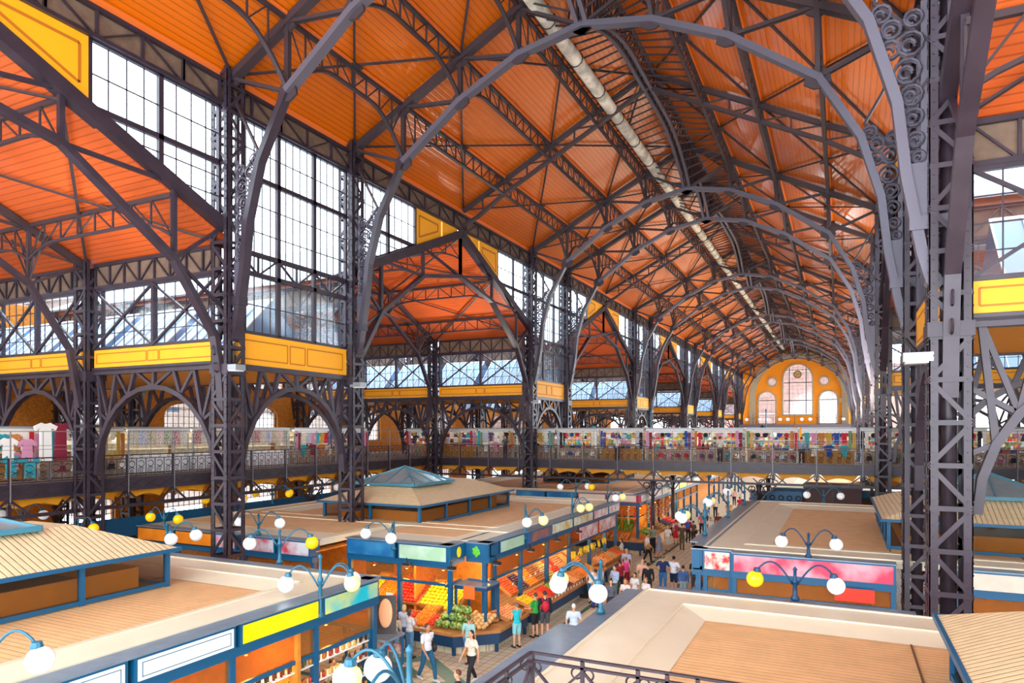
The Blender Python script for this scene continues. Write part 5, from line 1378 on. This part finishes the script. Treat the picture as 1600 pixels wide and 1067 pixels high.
def gstall(x, y, rz, Wd, kind, wh, k):
    """stall front at local y=0 facing -y, Wd along x"""
    c, s = math.cos(rz), math.sin(rz)
    W3 = lambda a, b2, z: (x+a*c-b2*s, y+a*s+b2*c, GF+z)
    t = thing('gallery_stall', 'souvenir stall %s, %s along' % (wh, ORD[k]), 'stall', (x, y, GF), rz, 'souvenir stalls '+wh)
    fr_ = MB()
    for a in (.05, Wd-.05):
        for b2 in (0, 1.6): fr_.bar((a, b2, 0), (a, b2, 2.2), .07)
    fr_.bar((0, 0, 2.2), (Wd, 0, 2.2), .08); fr_.bar((0, 1.6, 2.2), (Wd, 1.6, 2.2), .08); fr_.obj('stall_frame', STF, t)
    MB().box(0, Wd, -.04, .02, 1.92, 2.17).obj('valance', VAL if k % 3 else WHITE, t)
    MB().box(.05, Wd-.05, 1.5, 1.55, .1, 2.1).obj('back_board', BACKW, t)
    MB().box(.1, Wd-.1, .0, .75, .05, .85).obj('sales_counter', COUNTERW if kind == 'cloth' else BAMB if k % 4 == 1 else mat('counter_brown', '#a8917f', .7), t)
    MB().box(0, Wd, 0, 1.6, 2.2, 2.26).obj('stall_roof', GREYC, t)
    sh = MB()
    for z in (1.15, 1.45, 1.75): sh.box(.1, Wd-.1, 1.15, 1.5, z-.02, z)
    sh.obj('shelf', WHITE, t)
    MB().box(.2, Wd-.2, .25, .33, 2.05, 2.12).obj('tube_lamp', TUBE, t)
    def put(nm, me, p, cat, lab, grp, r=0, sc=1):
        NM[nm] = NM.get(nm, 0)+1
        if NM[nm] > 290: return
        o = link(nm, me, None, p, rz+r)
        if sc != 1: o.scale = (sc, sc, sc)
        tag(o, lab, cat, grp)
    if kind == 'cloth':
        n_ = int(Wd/.46)
        for i in range(n_): put('hanging_tablecloth', CL[(i*5+k) % 6], W3(.3+.46*i, -.08, 2.1), 'tablecloth', 'patterned tablecloth hanging at the stall %s, %s along' % (wh, ORD[k]), 'tablecloths on the %s stall %s' % (ORD[k], wh))
    elif kind == 'clothes':
        n_ = int(Wd/.42)
        for i in range(n_):
            j = RN.randrange(13); put('hanging_garment', SH[j], W3(.3+.42*i, -.1, 1.95), 'garment', '%s garment hanging at the front of the %s stall %s' % (CNAME[j], ORD[k], wh), 'garments on the %s stall %s' % (ORD[k], wh), RN.uniform(-.3, .3))
            if i % 2:
                j = RN.randrange(13); put('hanging_garment', SH[j], W3(.3+.42*i, -.1, 1.2), 'garment', '%s garment hanging low on the %s stall %s' % (CNAME[j], ORD[k], wh), 'low garments on the %s stall %s' % (ORD[k], wh), RN.uniform(-.3, .3))
    elif kind == 'bags':
        for i in range(int(Wd/.36)):
            for z in (1.55, 1.15):
                j = RN.randrange(13); put('handbag', BAG[j], W3(.25+.36*i, -.1, z), 'bag', '%s handbag hanging on the %s stall %s' % (CNAME[j], ORD[k], wh), 'handbags on the %s stall %s' % (ORD[k], wh))
    if kind in ('gifts', 'bags', 'clothes'):
        for z in (1.15, 1.45, 1.75):
            n_ = int(Wd/.3)
            for i in range(n_):
                j = RN.randrange(13); q = RN.random()
                if q < .5: put('souvenir_doll', DOLL[j], W3(.2+.3*i, 1.25, z), 'souvenir', '%s little souvenir on the shelves of the %s stall %s' % (CNAME[j], ORD[k], wh), 'souvenirs on the %s stall %s' % (ORD[k], wh))
                else: put('gift_box', BOX[j], W3(.2+.3*i, 1.25, z), 'box', '%s gift box on the shelves of the %s stall %s' % (CNAME[j], ORD[k], wh), 'gift boxes on the %s stall %s' % (ORD[k], wh))
    if kind != 'cloth':
        for i in range(4):
            j = RN.randrange(6); put('hanging_scarf', SCF[(i*5+k*3) % 13], W3((.12, .34, Wd-.34, Wd-.12)[i], -.14, 2.05-.1*(i % 2)), 'scarf', '%s scarf hanging at the edge of the %s stall %s' % (CNAME[(i*5+k*3) % 13], ORD[k], wh), 'scarves of the %s stall %s' % (ORD[k], wh))
        for i in range(int(Wd/.4)):
            j = RN.randrange(13); put('folded_textile', FLD[j], W3(.3+.4*i, .2, .85), 'textile', '%s folded textile on the counter of the %s stall %s' % (CNAME[j], ORD[k], wh), 'folded textiles of the %s stall %s' % (ORD[k], wh), RN.uniform(-.2, .2))
    if kind == 'gifts':
        for i in range(int(Wd/.42)):
            j = RN.randrange(6); put('hanging_plate', PLT[j], W3(.3+.42*i, -.08, 1.78), 'plate', '%s painted plate hanging on the %s stall %s' % (CNAME[j], ORD[k], wh), 'plates of the %s stall %s' % (ORD[k], wh))
        for i in range(int(Wd/.28)):
            j = RN.randrange(13); put('souvenir_doll', DOLL[j], W3(.2+.28*i, .35, .86), 'souvenir', '%s souvenir on the counter of the %s stall %s' % (CNAME[j], ORD[k], wh), 'counter souvenirs of the %s stall %s' % (ORD[k], wh), 0, 1.1)
            if i % 2: put('handbag', BAG[(j+3) % 13], W3(.2+.28*i, -.15, .3), 'bag', '%s bag hung below the counter, %s stall %s' % (CNAME[(j+3) % 13], ORD[k], wh), 'low bags of the %s stall %s' % (ORD[k], wh))
kk = ['gifts', 'bags', 'clothes', 'clothes', 'gifts', 'bags', 'gifts', 'gifts', 'gifts', 'clothes', 'gifts', 'gifts', 'gifts', 'clothes', 'gifts']
xx = -31.5
for i in range(13):
    gstall(xx+3.25*i, 46.0, 0, 3.05, kk[i], 'on the bridge', i)
lk = ['clothes', 'clothes', 'gifts', 'cloth', 'cloth', 'cloth', 'clothes', 'gifts', 'bags', 'clothes', 'gifts']
for i, y in enumerate([10.5, 14, 17.8, 21.4, 25, 28.6, 32.4, 36.2, 51.5, 55.2, 58.9]):
    gstall(-30.6, y, PI/2, 3.4, lk[i], 'on the left gallery', i)
for i, y in enumerate([30, 34, 38]): gstall(CX+21.5, y+3.4, -PI/2, 3.4, 'clothes', 'on the right gallery', i)
for i, (y, j, L_, z, lb) in enumerate([(17.6, 10, 1, 8.0, 'long wine red dress'), (17.0, 1, 1, 8.0, 'long white embroidered dress left of the wine red one'), (18.3, 12, 1, 8.0, 'long pale blue dress right of the wine red one'), (19.0, 9, 1, 8.0, 'long cream dress farthest right in the row'), (16.3, 5, 0, 7.35, 'pink shirt'), (15.6, 1, 0, 7.4, 'white shirt left of the pink shirt'), (15.7, 6, 0, 6.7, 'turquoise shirt below the white shirt'), (16.4, 6, 0, 6.65, 'second turquoise shirt below the pink shirt'), (15.0, 4, 0, 7.3, 'black shirt at the left edge')]):
    o = link('hanging_garment', (DR if L_ else SH)[j], None, (-29.4, y, z), PI/2); o.scale = (1.25, 1.25, 1.25); tag(o, lb+' hanging behind the left gallery railing', 'garment')
for i in range(8):
    o = link('hanging_hat', MB().lathe([(.2, 0), (.2, .02), (.1, .03), (.09, .12), (.02, .15)], n=10).mesh('hanging_hat', GM[(i*4+6) % 13], True), None, (-16+1.9*i, 46.7, GF+2.27)); tag(o, '%s hat displayed on a bridge stall roof' % CNAME[(i*4+6) % 13], 'hat', 'hats on the stall roofs')

# ---------------------------------------------------------------- people
SKIN = [mat('skin_a', '#d9a281', .55), mat('skin_b', '#c58a68', .55), mat('skin_c', '#e6b497', .55)]
def cap(mb, p, q, r1, r2, n=8):
    p = Vector(p); q = Vector(q); d = (q-p); L_ = max(d.length, 1e-4); d /= L_
    mb.tube([p-d*r1*.95, p-d*r1*.7, p, q, q+d*r2*.7, q+d*r2*.95], [r1*.3, r1*.72, r1, r2, r2*.72, r2*.3], n)
def mixv(a, b2, f): return tuple(a[i]+(b2[i]-a[i])*f for i in range(3))
NP = [0]
def person(x, y, face, label, top='#ffffff', bottom='#2b4a7c', hair='#3a2418', H=1.72, pose='stand', sleeve='short', legs='long', hairlen='short', skin=0, fem=False, bag=None, near=False, shoe='#2a2624', z0=0.0, arm='down', group=None):
    """face: heading angle in degrees, 0 = looking along +Y away from the camera"""
    NP[0] += 1
    t = thing('person', label, 'person', (x, y, z0), D(face), group); k = H/1.75; t.scale = (k, k, k)
    vox = .011 if near else .022
    def sc(m_): return m_
    w_ = .165 if fem else .19; hp = .10
    fy = {'stand': (.03, -.02), 'walk': (.26, -.28)}[pose if pose != 'sit' else 'stand']
    hipz = .93
    if pose == 'walk': hipz = .90
    legsJ = []
    for s, f_ in ((-1, fy[0]), (1, fy[1])):
        hip = (s*hp*.95, 0, hipz); 
        if pose == 'walk':
            kn = (s*hp, f_*.55+.06, .50); an = (s*hp*.9, f_, .09 if f_ > 0 else .14)
        elif pose == 'sit': hip = (s*hp, 0, .5); kn = (s*hp*1.3, .42, .5); an = (s*hp*1.2, .42, .09)
        else: kn = (s*hp*1.0, f_*.5+.015, .50); an = (s*hp*1.05, f_, .09)
        legsJ.append((hip, kn, an))
    oz = -.43 if pose == 'sit' else (-.03 if pose == 'walk' else 0)
    Zc = lambda z: z+oz
    sh = [(s*w_, 0, Zc(1.42)) for s in (-1, 1)]
    arms = []
    for i, s in enumerate((-1, 1)):
        S_ = sh[i]
        mode = arm if arm in ('down', 'forward', 'phone', 'hips') else 'down'
        sw = 0 if pose != 'walk' else (-.16 if (s < 0) else .18)
        if mode == 'down': el = (s*(w_+.06), sw*.4-.02, Zc(1.13)); wr = (s*(w_+.05), sw+.08, Zc(.88))
        elif mode == 'forward': el = (s*(w_+.05), .08, Zc(1.15)); wr = (s*(w_-.03), .33, Zc(1.12))
        elif mode == 'phone': el = (s*(w_+.05), .05, Zc(1.14)); wr = (s*.06, .24, Zc(1.28))
        else: el = (s*(w_+.14), -.05, Zc(1.16)); wr = (s*(w_+.0), .10, Zc(1.0))
        arms.append((S_, el, wr))
    # body: one surface
    b = MB(); n8 = 8
    for hip, kn, an in legsJ:
        cap(b, hip, kn, .085, .056); cap(b, mixv(kn, an, .0), mixv(kn, an, .35), .053, .056); cap(b, mixv(kn, an, .3), an, .056, .036)
        cap(b, (an[0], an[1]-.03, .045+max(0, an[2]-.09)), (an[0], an[1]+.15, .04+max(0, an[2]-.12)), .04, .03)
    b.ball((0, 0, Zc(.98)), (.155, .105, .13)); b.ball((0, 0, Zc(1.15)), (.135 if not fem else .115, .09, .16)); b.ball((0, 0, Zc(1.32)), (.165 if not fem else .15, .10, .15))
    if fem:
        for s in (-1, 1): b.ball((s*.07, .085, Zc(1.27)), .06, 8, 6)
    cap(b, sh[0], sh[1], .055, .055); cap(b, (0, -.01, Zc(1.42)), (0, .01, Zc(1.53)), .058, .05)
    hc = Vector((0, .02, Zc(1.635)))
    b.ball(hc, (.073, .092, .112), 14, 10); b.ball(hc+Vector((0, .02, -.06)), (.055, .065, .06)); b.ball(hc+Vector((0, .095, -.015)), (.014, .02, .026), 6, 5)
    for s in (-1, 1): b.ball(hc+Vector((s*.075, -.005, -.01)), (.012, .022, .032), 6, 5)
    for i, (S_, el, wr) in enumerate(arms):
        s = (-1, 1)[i]
        cap(b, S_, el, .047, .038); cap(b, el, wr, .039, .026)
        d = (Vector(wr)-Vector(el)).normalized(); pc = Vector(wr)+d*.05
        cap(b, wr, pc+d*.02, .026, .03)
        side = d.cross(Vector((0, 0, 1)));
        side = side.normalized() if side.length > .1 else Vector((0, 1, 0))
        if near:
            cv = Vector((0, 1, 0)) if abs(d.z) > .7 else Vector((0, 0, -1))
            sd = d.cross(cv).normalized()*.0; fa = (cv.cross(d)).normalized()
            for j, (o_, L_) in enumerate(((-.026, .062), (-.009, .074), (.009, .07), (.026, .055))):
                p0 = pc+fa*0+cv*o_+d*.02; p1 = p0+d*L_*.55+fa*.004*s; p2 = p1+d*L_*.4+fa*(-s)*.012
                cap(b, p0, p1, .0105, .010, 6); cap(b, p1, p2, .010, .008, 6)
            cap(b, Vector(wr)+d*.02+cv*.022, Vector(wr)+d*.05+cv*.055, .012, .011, 6); cap(b, Vector(wr)+d*.05+cv*.055, Vector(wr)+d*.085+cv*.06, .011, .009, 6)
        else: cap(b, pc, pc+d*.06, .026, .018)
    def fin(mb, name, m_, v=vox, par=None):
        o = mb.obj(name, m_, par or t, None, True); r_ = o.modifiers.new('union', 'REMESH'); r_.mode = 'VOXEL'; r_.voxel_size = v; r_.use_smooth_shade = True
        sm = o.modifiers.new('smooth', 'SMOOTH'); sm.factor = .5; sm.iterations = 2; return o
    fin(b, 'body', SKIN[skin])
    # face
    for s in (-1, 1):
        if near: MB().ball(hc+Vector((s*.028, .083, .01)), .010, 6, 5).obj('eye', DARK, t, None, True)
    if near: MB().ball(hc+Vector((0, .084, -.055)), (.022, .006, .006), 8, 4).obj('mouth', mat('lips', '#a85a4c', .5), t, None, True)
    # top
    g = .018
    c = MB(); c.ball((0, 0, Zc(1.15)), (.135+g if not fem else .12+g, .09+g, .17)); c.ball((0, 0, Zc(1.32)), (.165+g if not fem else .15+g, .10+g, .145)); c.ball((0, 0, Zc(1.0)), (.155+g, .105+g, .13))
    cap(c, sh[0], sh[1], .062, .062)
    if fem:
        for s in (-1, 1): c.ball((s*.07, .09, Zc(1.27)), .066, 8, 6)
    if sleeve != 'none':
        for S_, el, wr in arms:
            cap(c, S_, mixv(S_, el, .62 if sleeve == 'short' else 1), .062, .056 if sleeve == 'short' else .05)
            if sleeve == 'long': cap(c, el, mixv(el, wr, .9), .05, .038)
    fin(c, 'shirt' if not fem else 'blouse', mat('cloth_top_'+top.strip('#'), top, .85, noise=.06, nscale=8))
    bm_ = mat('cloth_low_'+bottom.strip('#'), bottom, .85, noise=.10, nscale=6)
    q = MB()
    if legs in ('skirt', 'dress'):
        q.lathe([(.16, Zc(1.02)), (.19, .9), (.22, .7), (.24, .48)], n=14); fin(q, 'skirt', bm_)
    else:
        q.ball((0, 0, Zc(.95)), (.165, .12, .12))
        for hip, kn, an in legsJ:
            if legs == 'short': cap(q, hip, mixv(hip, kn, .80), .103, .085)
            elif legs == 'capri': cap(q, hip, kn, .10, .07); cap(q, kn, mixv(kn, an, .45), .07, .062)
            else: cap(q, hip, kn, .10, .072); cap(q, kn, mixv(kn, an, .93), .072, .058)
        fin(q, 'trousers' if legs != 'short' else 'shorts', bm_)
    sm_ = mat('shoe_'+shoe.strip('#'), shoe, .6)
    for hip, kn, an in legsJ:
        e = max(0, an[2]-.09)
        o = MB(); cap(o, (an[0], an[1]-.04, .048+e), (an[0], an[1]+.17, .042+e*.4), .046, .036); o.obj('shoe', sm_, t, None, True)
    # hair
    hm = mat('hair_'+hair.strip('#'), hair, .6, noise=.2, nscale=30); h = MB()
    h.ball(hc+Vector((0, -.02, .03)), (.080, .092, .098), 12, 9)
    if hairlen == 'long': h.ball(hc+Vector((0, -.06, -.09)), (.085, .055, .15)); h.ball(hc+Vector((0, -.07, -.17)), (.08, .045, .12))
    if hairlen == 'mid': h.ball(hc+Vector((0, -.045, -.04)), (.085, .065, .10))
    if hairlen == 'bun': h.ball(hc+Vector((0, -.10, .05)), .04)
    if hairlen != 'bald': fin(h, 'hair', hm, .014)
    # bags
    if bag:
        kind, bc = bag; m_ = mat('bag_'+bc.strip('#'), bc, .6); kd = 'shoulder_bag' if kind != 'pack' else 'backpack'
        if kind == 'pack': bt = thing(kd, '%s worn by the %s' % ('backpack', label.split(',')[0][:60]), 'bag', (0, 0, 0)); c0 = (0, -.20, 1.22); r_ = (.15, .09, .21)
        else: s = -1 if kind == 'left' else 1; c0 = (s*.25, -.02, .98); r_ = (.08, .17, .15)
        bt = thing(kd, 'x', 'bag', (0, 0, 0)) if kind != 'pack' else bt
        bt.matrix_world = Matrix.Translation((x, y, z0)) @ Matrix.Rotation(D(face), 4, 'Z') @ Matrix.Scale(k, 4)
        bt.location = (x, y, z0); bt.rotation_euler = (0, 0, D(face)); bt.scale = (k, k, k)
        hue = {'#1c1a1e': 'black', '#c8102e': 'red and white', '#b98545': 'tan', '#1f5fd0': 'blue', '#ef8a1e': 'orange', '#c22a55': 'crimson'}.get(bc, 'dark')
        who = label.split(' ', 1)[1] if label.startswith('person') else label
        bt['label'] = ' '.join(('%s %s carried by the person %s' % (hue, kd.replace('_', ' '), who)).split()[:15])
        MB().ball((c0[0], c0[1], Zc(c0[2])), r_, 12, 9).obj('bag_body', m_, bt, None, True)
        if kind == 'pack':
            for s in (-1, 1): MB().path([(s*.09, -.13, Zc(1.38)), (s*.10, 0, Zc(1.49)), (s*.11, .11, Zc(1.38)), (s*.12, .05, Zc(1.1))], .035, .012).obj('strap', m_, bt)
        else: MB().path([(c0[0], 0, Zc(1.1)), (c0[0]*.7, .02, Zc(1.49)), (c0[0]*.6, -.05, Zc(1.49)), (c0[0], -.04, Zc(1.1))], .03, .012).obj('strap', m_, bt)
    return t
P_ = person
P_(-11.48, 17.84, -105, 'person in a white polo striding right with a black shoulder bag', '#e9eaf0', '#1f5f86', '#5a4638', 1.78, 'walk', bag=('left', '#1c1a1e'), near=True, shoe='#d8d8da', skin=1)
P_(-10.09, 18.14, 165, 'person in a cream top and dark trousers walking towards the camera', '#ecd9c8', '#23232c', '#3a1f1a', 1.68, 'walk', fem=True, hairlen='long', bag=('right', '#b98545'), near=True, shoe='#e2e2e2')
P_(-13.2, 18.5, 20, 'person in a beige striped shirt and pale jeans seen from behind', '#cfc3a8', '#86b7d6', '#4a3a36', 1.75, near=True, skin=1)
P_(-13.15, 19.35, -20, 'person in white with light jeans beside the striped shirt', '#eef2fa', '#6aa3cf', '#5a3826', 1.66, fem=True, hairlen='mid', near=True, arm='phone')
P_(-13.65, 19.75, 10, 'blonde person in a pale blue shirt and jeans at the fruit counter', '#c9d6ee', '#2e6fae', '#e8cf9a', 1.66, fem=True, hairlen='mid', near=True, arm='forward')
P_(-11.0, 19.6, 10, 'person in a turquoise floral top and blue capri trousers at the cantaloupes', '#9fd0cf', '#2f86c8', '#6a4a36', 1.62, fem=True, legs='capri', near=True)
P_(-8.69, 14.93, 120, 'person at the bottom edge of whom only head and shoulders show', '#3a2a34', '#333333', '#6a4034', 1.68, near=True)
P_(-10.35, 21.9, 60, 'person in a turquoise tank top and patterned shorts', '#22c3d0', '#8fd6e0', '#8a6a52', 1.60, fem=True, sleeve='none', legs='short', near=True, arm='phone')
P_(-10.25, 23.3, 80, 'person in a green shirt and black shorts', '#2fa043', '#1d1d22', '#5a4030', 1.66, legs='short', near=True, arm='forward')
P_(-9.95, 23.5, 30, 'person in a navy jacket with a red and white backpack', '#1a2338', '#4a4a52', '#3a2a22', 1.72, legs='short', sleeve='long', bag=('pack', '#c8102e'), near=True)
P_(-8.4, 22.4, 10, 'white-haired person in a pale blue shirt walking away', '#c6d4f2', '#2a2c3a', '#e6e2dc', 1.7, 'walk', sleeve='short', near=True)
P_(-10.0, 28.9, 0, 'person in a white tank top and denim shorts by the crates', '#f0ece8', '#2a5f96', '#c9a060', 1.68, fem=True, sleeve='none', legs='short')
P_(-9.6, 28.3, 60, 'person in deep blue trousers behind the globe lamp', '#e6e6ee', '#2136a8', '#3a2a20', 1.68, fem=True)
P_(-8.45, 26.84, 200, 'person with a black headscarf and grey patterned coat', '#59606e', '#2a2a30', '#17151a', 1.64, fem=True, sleeve='long', hairlen='long', legs='skirt')
P_(-9.03, 29.27, 150, 'person in a light blue shirt looking down near the counter', '#b7cdea', '#5a6a58', '#3a2a22', 1.74, sleeve='long', arm='phone')
P_(-9.75, 29.6, 120, 'person in a pale pink top and black trousers by the fruit', '#ecc9dc', '#1d1a20', '#6a5244', 1.62, fem=True)
P_(-9.3, 30.9, 40, 'person in a red top half hidden by the counter crowd', '#a01c2e', '#26242a', '#2a1c16', 1.66, fem=True)
P_(-9.34, 32.04, 0, 'person in a hot pink top and red shorts seen from behind', '#f04a9c', '#8f1a2c', '#c08a58', 1.62, fem=True, legs='short', hairlen='bun', sleeve='none')
P_(-9.79, 33.68, 0, 'person in a blue and white shirt in front of the pink top', '#b8c6e6', '#4a5a7a', '#c9a98a', 1.72)
P_(-8.33, 31.3, 10, 'bald person in a pale pink shirt', '#f2b8a4', '#c9b49a', '#e0a88a', 1.72, hairlen='bald')
P_(-7.88, 30.54, 20, 'person in a black jacket beside the pale pink shirt', '#1f2028', '#2a2a32', '#2a1a14', 1.72, sleeve='long')
P_(-7.61, 32.25, 5, 'person in a navy polo shirt and blue jeans', '#22366a', '#3f7fc0', '#7a6450', 1.80, arm='hips')
P_(-7.12, 32.36, -5, 'person in a white shirt and navy shorts', '#e9eef8', '#1c2748', '#1c1412', 1.78, legs='short', arm='hips')
P_(-6.46, 31.3, 0, 'shorter person in a blue sweater with hands behind the back', '#3d63a0', '#8fa6b4', '#241814', 1.58, sleeve='long')
P_(-6.13, 32.36, 15, 'person in a black shirt wearing a black backpack', '#141418', '#4a5a6a', '#181214', 1.78, bag=('pack', '#1c1a1e'))
P_(-7.99, 28.73, 170, 'person in a white top holding an orange bag', '#e8e6ea', '#5a5f6e', '#3a2418', 1.60, fem=True, bag=('right', '#ef8a1e'), hairlen='mid')
P_(-7.28, 27.9, 160, 'person in a white floral blouse facing the camera', '#ecdfe0', '#c9bfc0', '#a86a4a', 1.62, fem=True, hairlen='mid')
P_(-6.79, 27.63, 0, 'dark-haired child in a raspberry top', '#c2254a', '#33323a', '#1e1412', 1.35)
P_(-8.04, 27.49, 190, 'person in a pale flowered dress at the middle of the corridor', '#f2e0dc', '#efd8d4', '#b07a52', 1.58, fem=True, legs='dress')
P_(-10.18, 39.3, -60, 'person in a white shirt and black trousers striding across', '#f4f6fc', '#1a1a22', '#4a342a', 1.76, 'walk', bag=('right', '#b98545'))
P_(-9.88, 40.88, -50, 'person in a grey dress walking beside the white shirt', '#8f93a6', '#8f93a6', '#a88a70', 1.66, 'walk', fem=True, legs='dress')
P_(-10.67, 42.57, 180, 'person in an olive grey shirt behind the grey dress', '#8a8f80', '#23242c', '#4a3a30', 1.76)
P_(-11.0, 36.9, 100, 'stall keeper in a light vest and jeans at the counter end', '#cfd3cc', '#2e5f92', '#5a4032', 1.70, fem=True, hairlen='mid')
P_(-9.94, 43.47, 30, 'person in a white shirt with a yellow sun hat', '#f2f2f0', '#d8d2c0', '#f5d24a', 1.66, fem=True, legs='skirt')
P_(-10.05, 46.35, 20, 'person in a red dress with a crimson backpack', '#e9dfe2', '#d01c2c', '#6a3a24', 1.68, fem=True, legs='skirt', bag=('pack', '#c22a55'))
P_(-9.24, 44.37, 0, 'person in an olive brown shirt and brown trousers', '#5a4c34', '#6a5a44', '#5a3a26', 1.72)
P_(-9.43, 47.28, 0, 'person with a bright blue backpack under the bridge', '#c22a3a', '#23232c', '#8a4a3a', 1.74, bag=('pack', '#1f5fd0'))
P_(-8.95, 46.6, -20, 'person in brown with a black bag beside the blue backpack', '#6b5240', '#4a3a30', '#4a2c1c', 1.64, fem=True, bag=('right', '#1c1a1e'))
P_(-9.15, 50.8, 10, 'person in a pink shirt and dark trousers under the bridge', '#e48aa2', '#2a3050', '#6a5240', 1.72)
P_(-8.07, 51.3, 190, 'person in a brown jacket behind the right stall edge', '#7a3f2c', '#d8d2cc', '#c9b0a0', 1.72, sleeve='long')
P_(-8.2, 48.8, 180, 'person in white behind the right stall edge', '#eceaea', '#c9c6c2', '#8a6a5a', 1.66)
cc = ['#c8324a', '#e8b0b8', '#2e5a9c', '#f0f0f0', '#3a3a44', '#d88a3a', '#58a0b8', '#b8323a', '#e8e0d0', '#4a3a6a']
for i, (x, y) in enumerate([(-8.3, 64.7), (-9.87, 72.8), (-7.2, 58.2), (-8.8, 70.3), (-8.56, 76.4), (-8.5, 59.5), (-9.6, 55.2), (-7.0, 54.4), (-10.0, 62), (-7.5, 67)]):
    P_(x, y, RN.choice([0, 180, 30, 200]), 'small distant person in a %s top beyond the bridge, %s in depth' % (['red', 'pale pink', 'blue', 'white', 'charcoal', 'orange', 'teal', 'brick red', 'cream', 'violet'][i], 'mid-way'), cc[i], '#2c3040', '#4a3226', 1.68+.01*i)
P_(-12.1, 14.2, -90, 'dark-haired shop assistant inside the near left shop', '#e6dccb', '#333333', '#241a18', 1.68, near=True)
P_(-12.0, 14.75, 180, 'shop assistant in a white coat inside the near left shop', '#f4f4f8', '#ddddde', '#8a6a5a', 1.6, near=True, sleeve='long')
P_(-28.9, 12.0, -90, 'person in dark clothes standing on the left gallery', '#3a3440', '#26242a', '#2a1a16', 1.72, z0=GF)
for i, (x, c1) in enumerate([(-22.3, '#4a4a58'), (-13.8, '#e8e0e0'), (-2.2, '#8f9fb8'), (-7.0, '#d8d0c0')]):
    P_(x, 45.2, RN.choice([0, 180]), 'person in a %s top browsing on the bridge' % ['dark grey', 'white', 'grey blue', 'beige'][i], c1, '#2c2c38', '#3a2a22', 1.7, z0=GF)
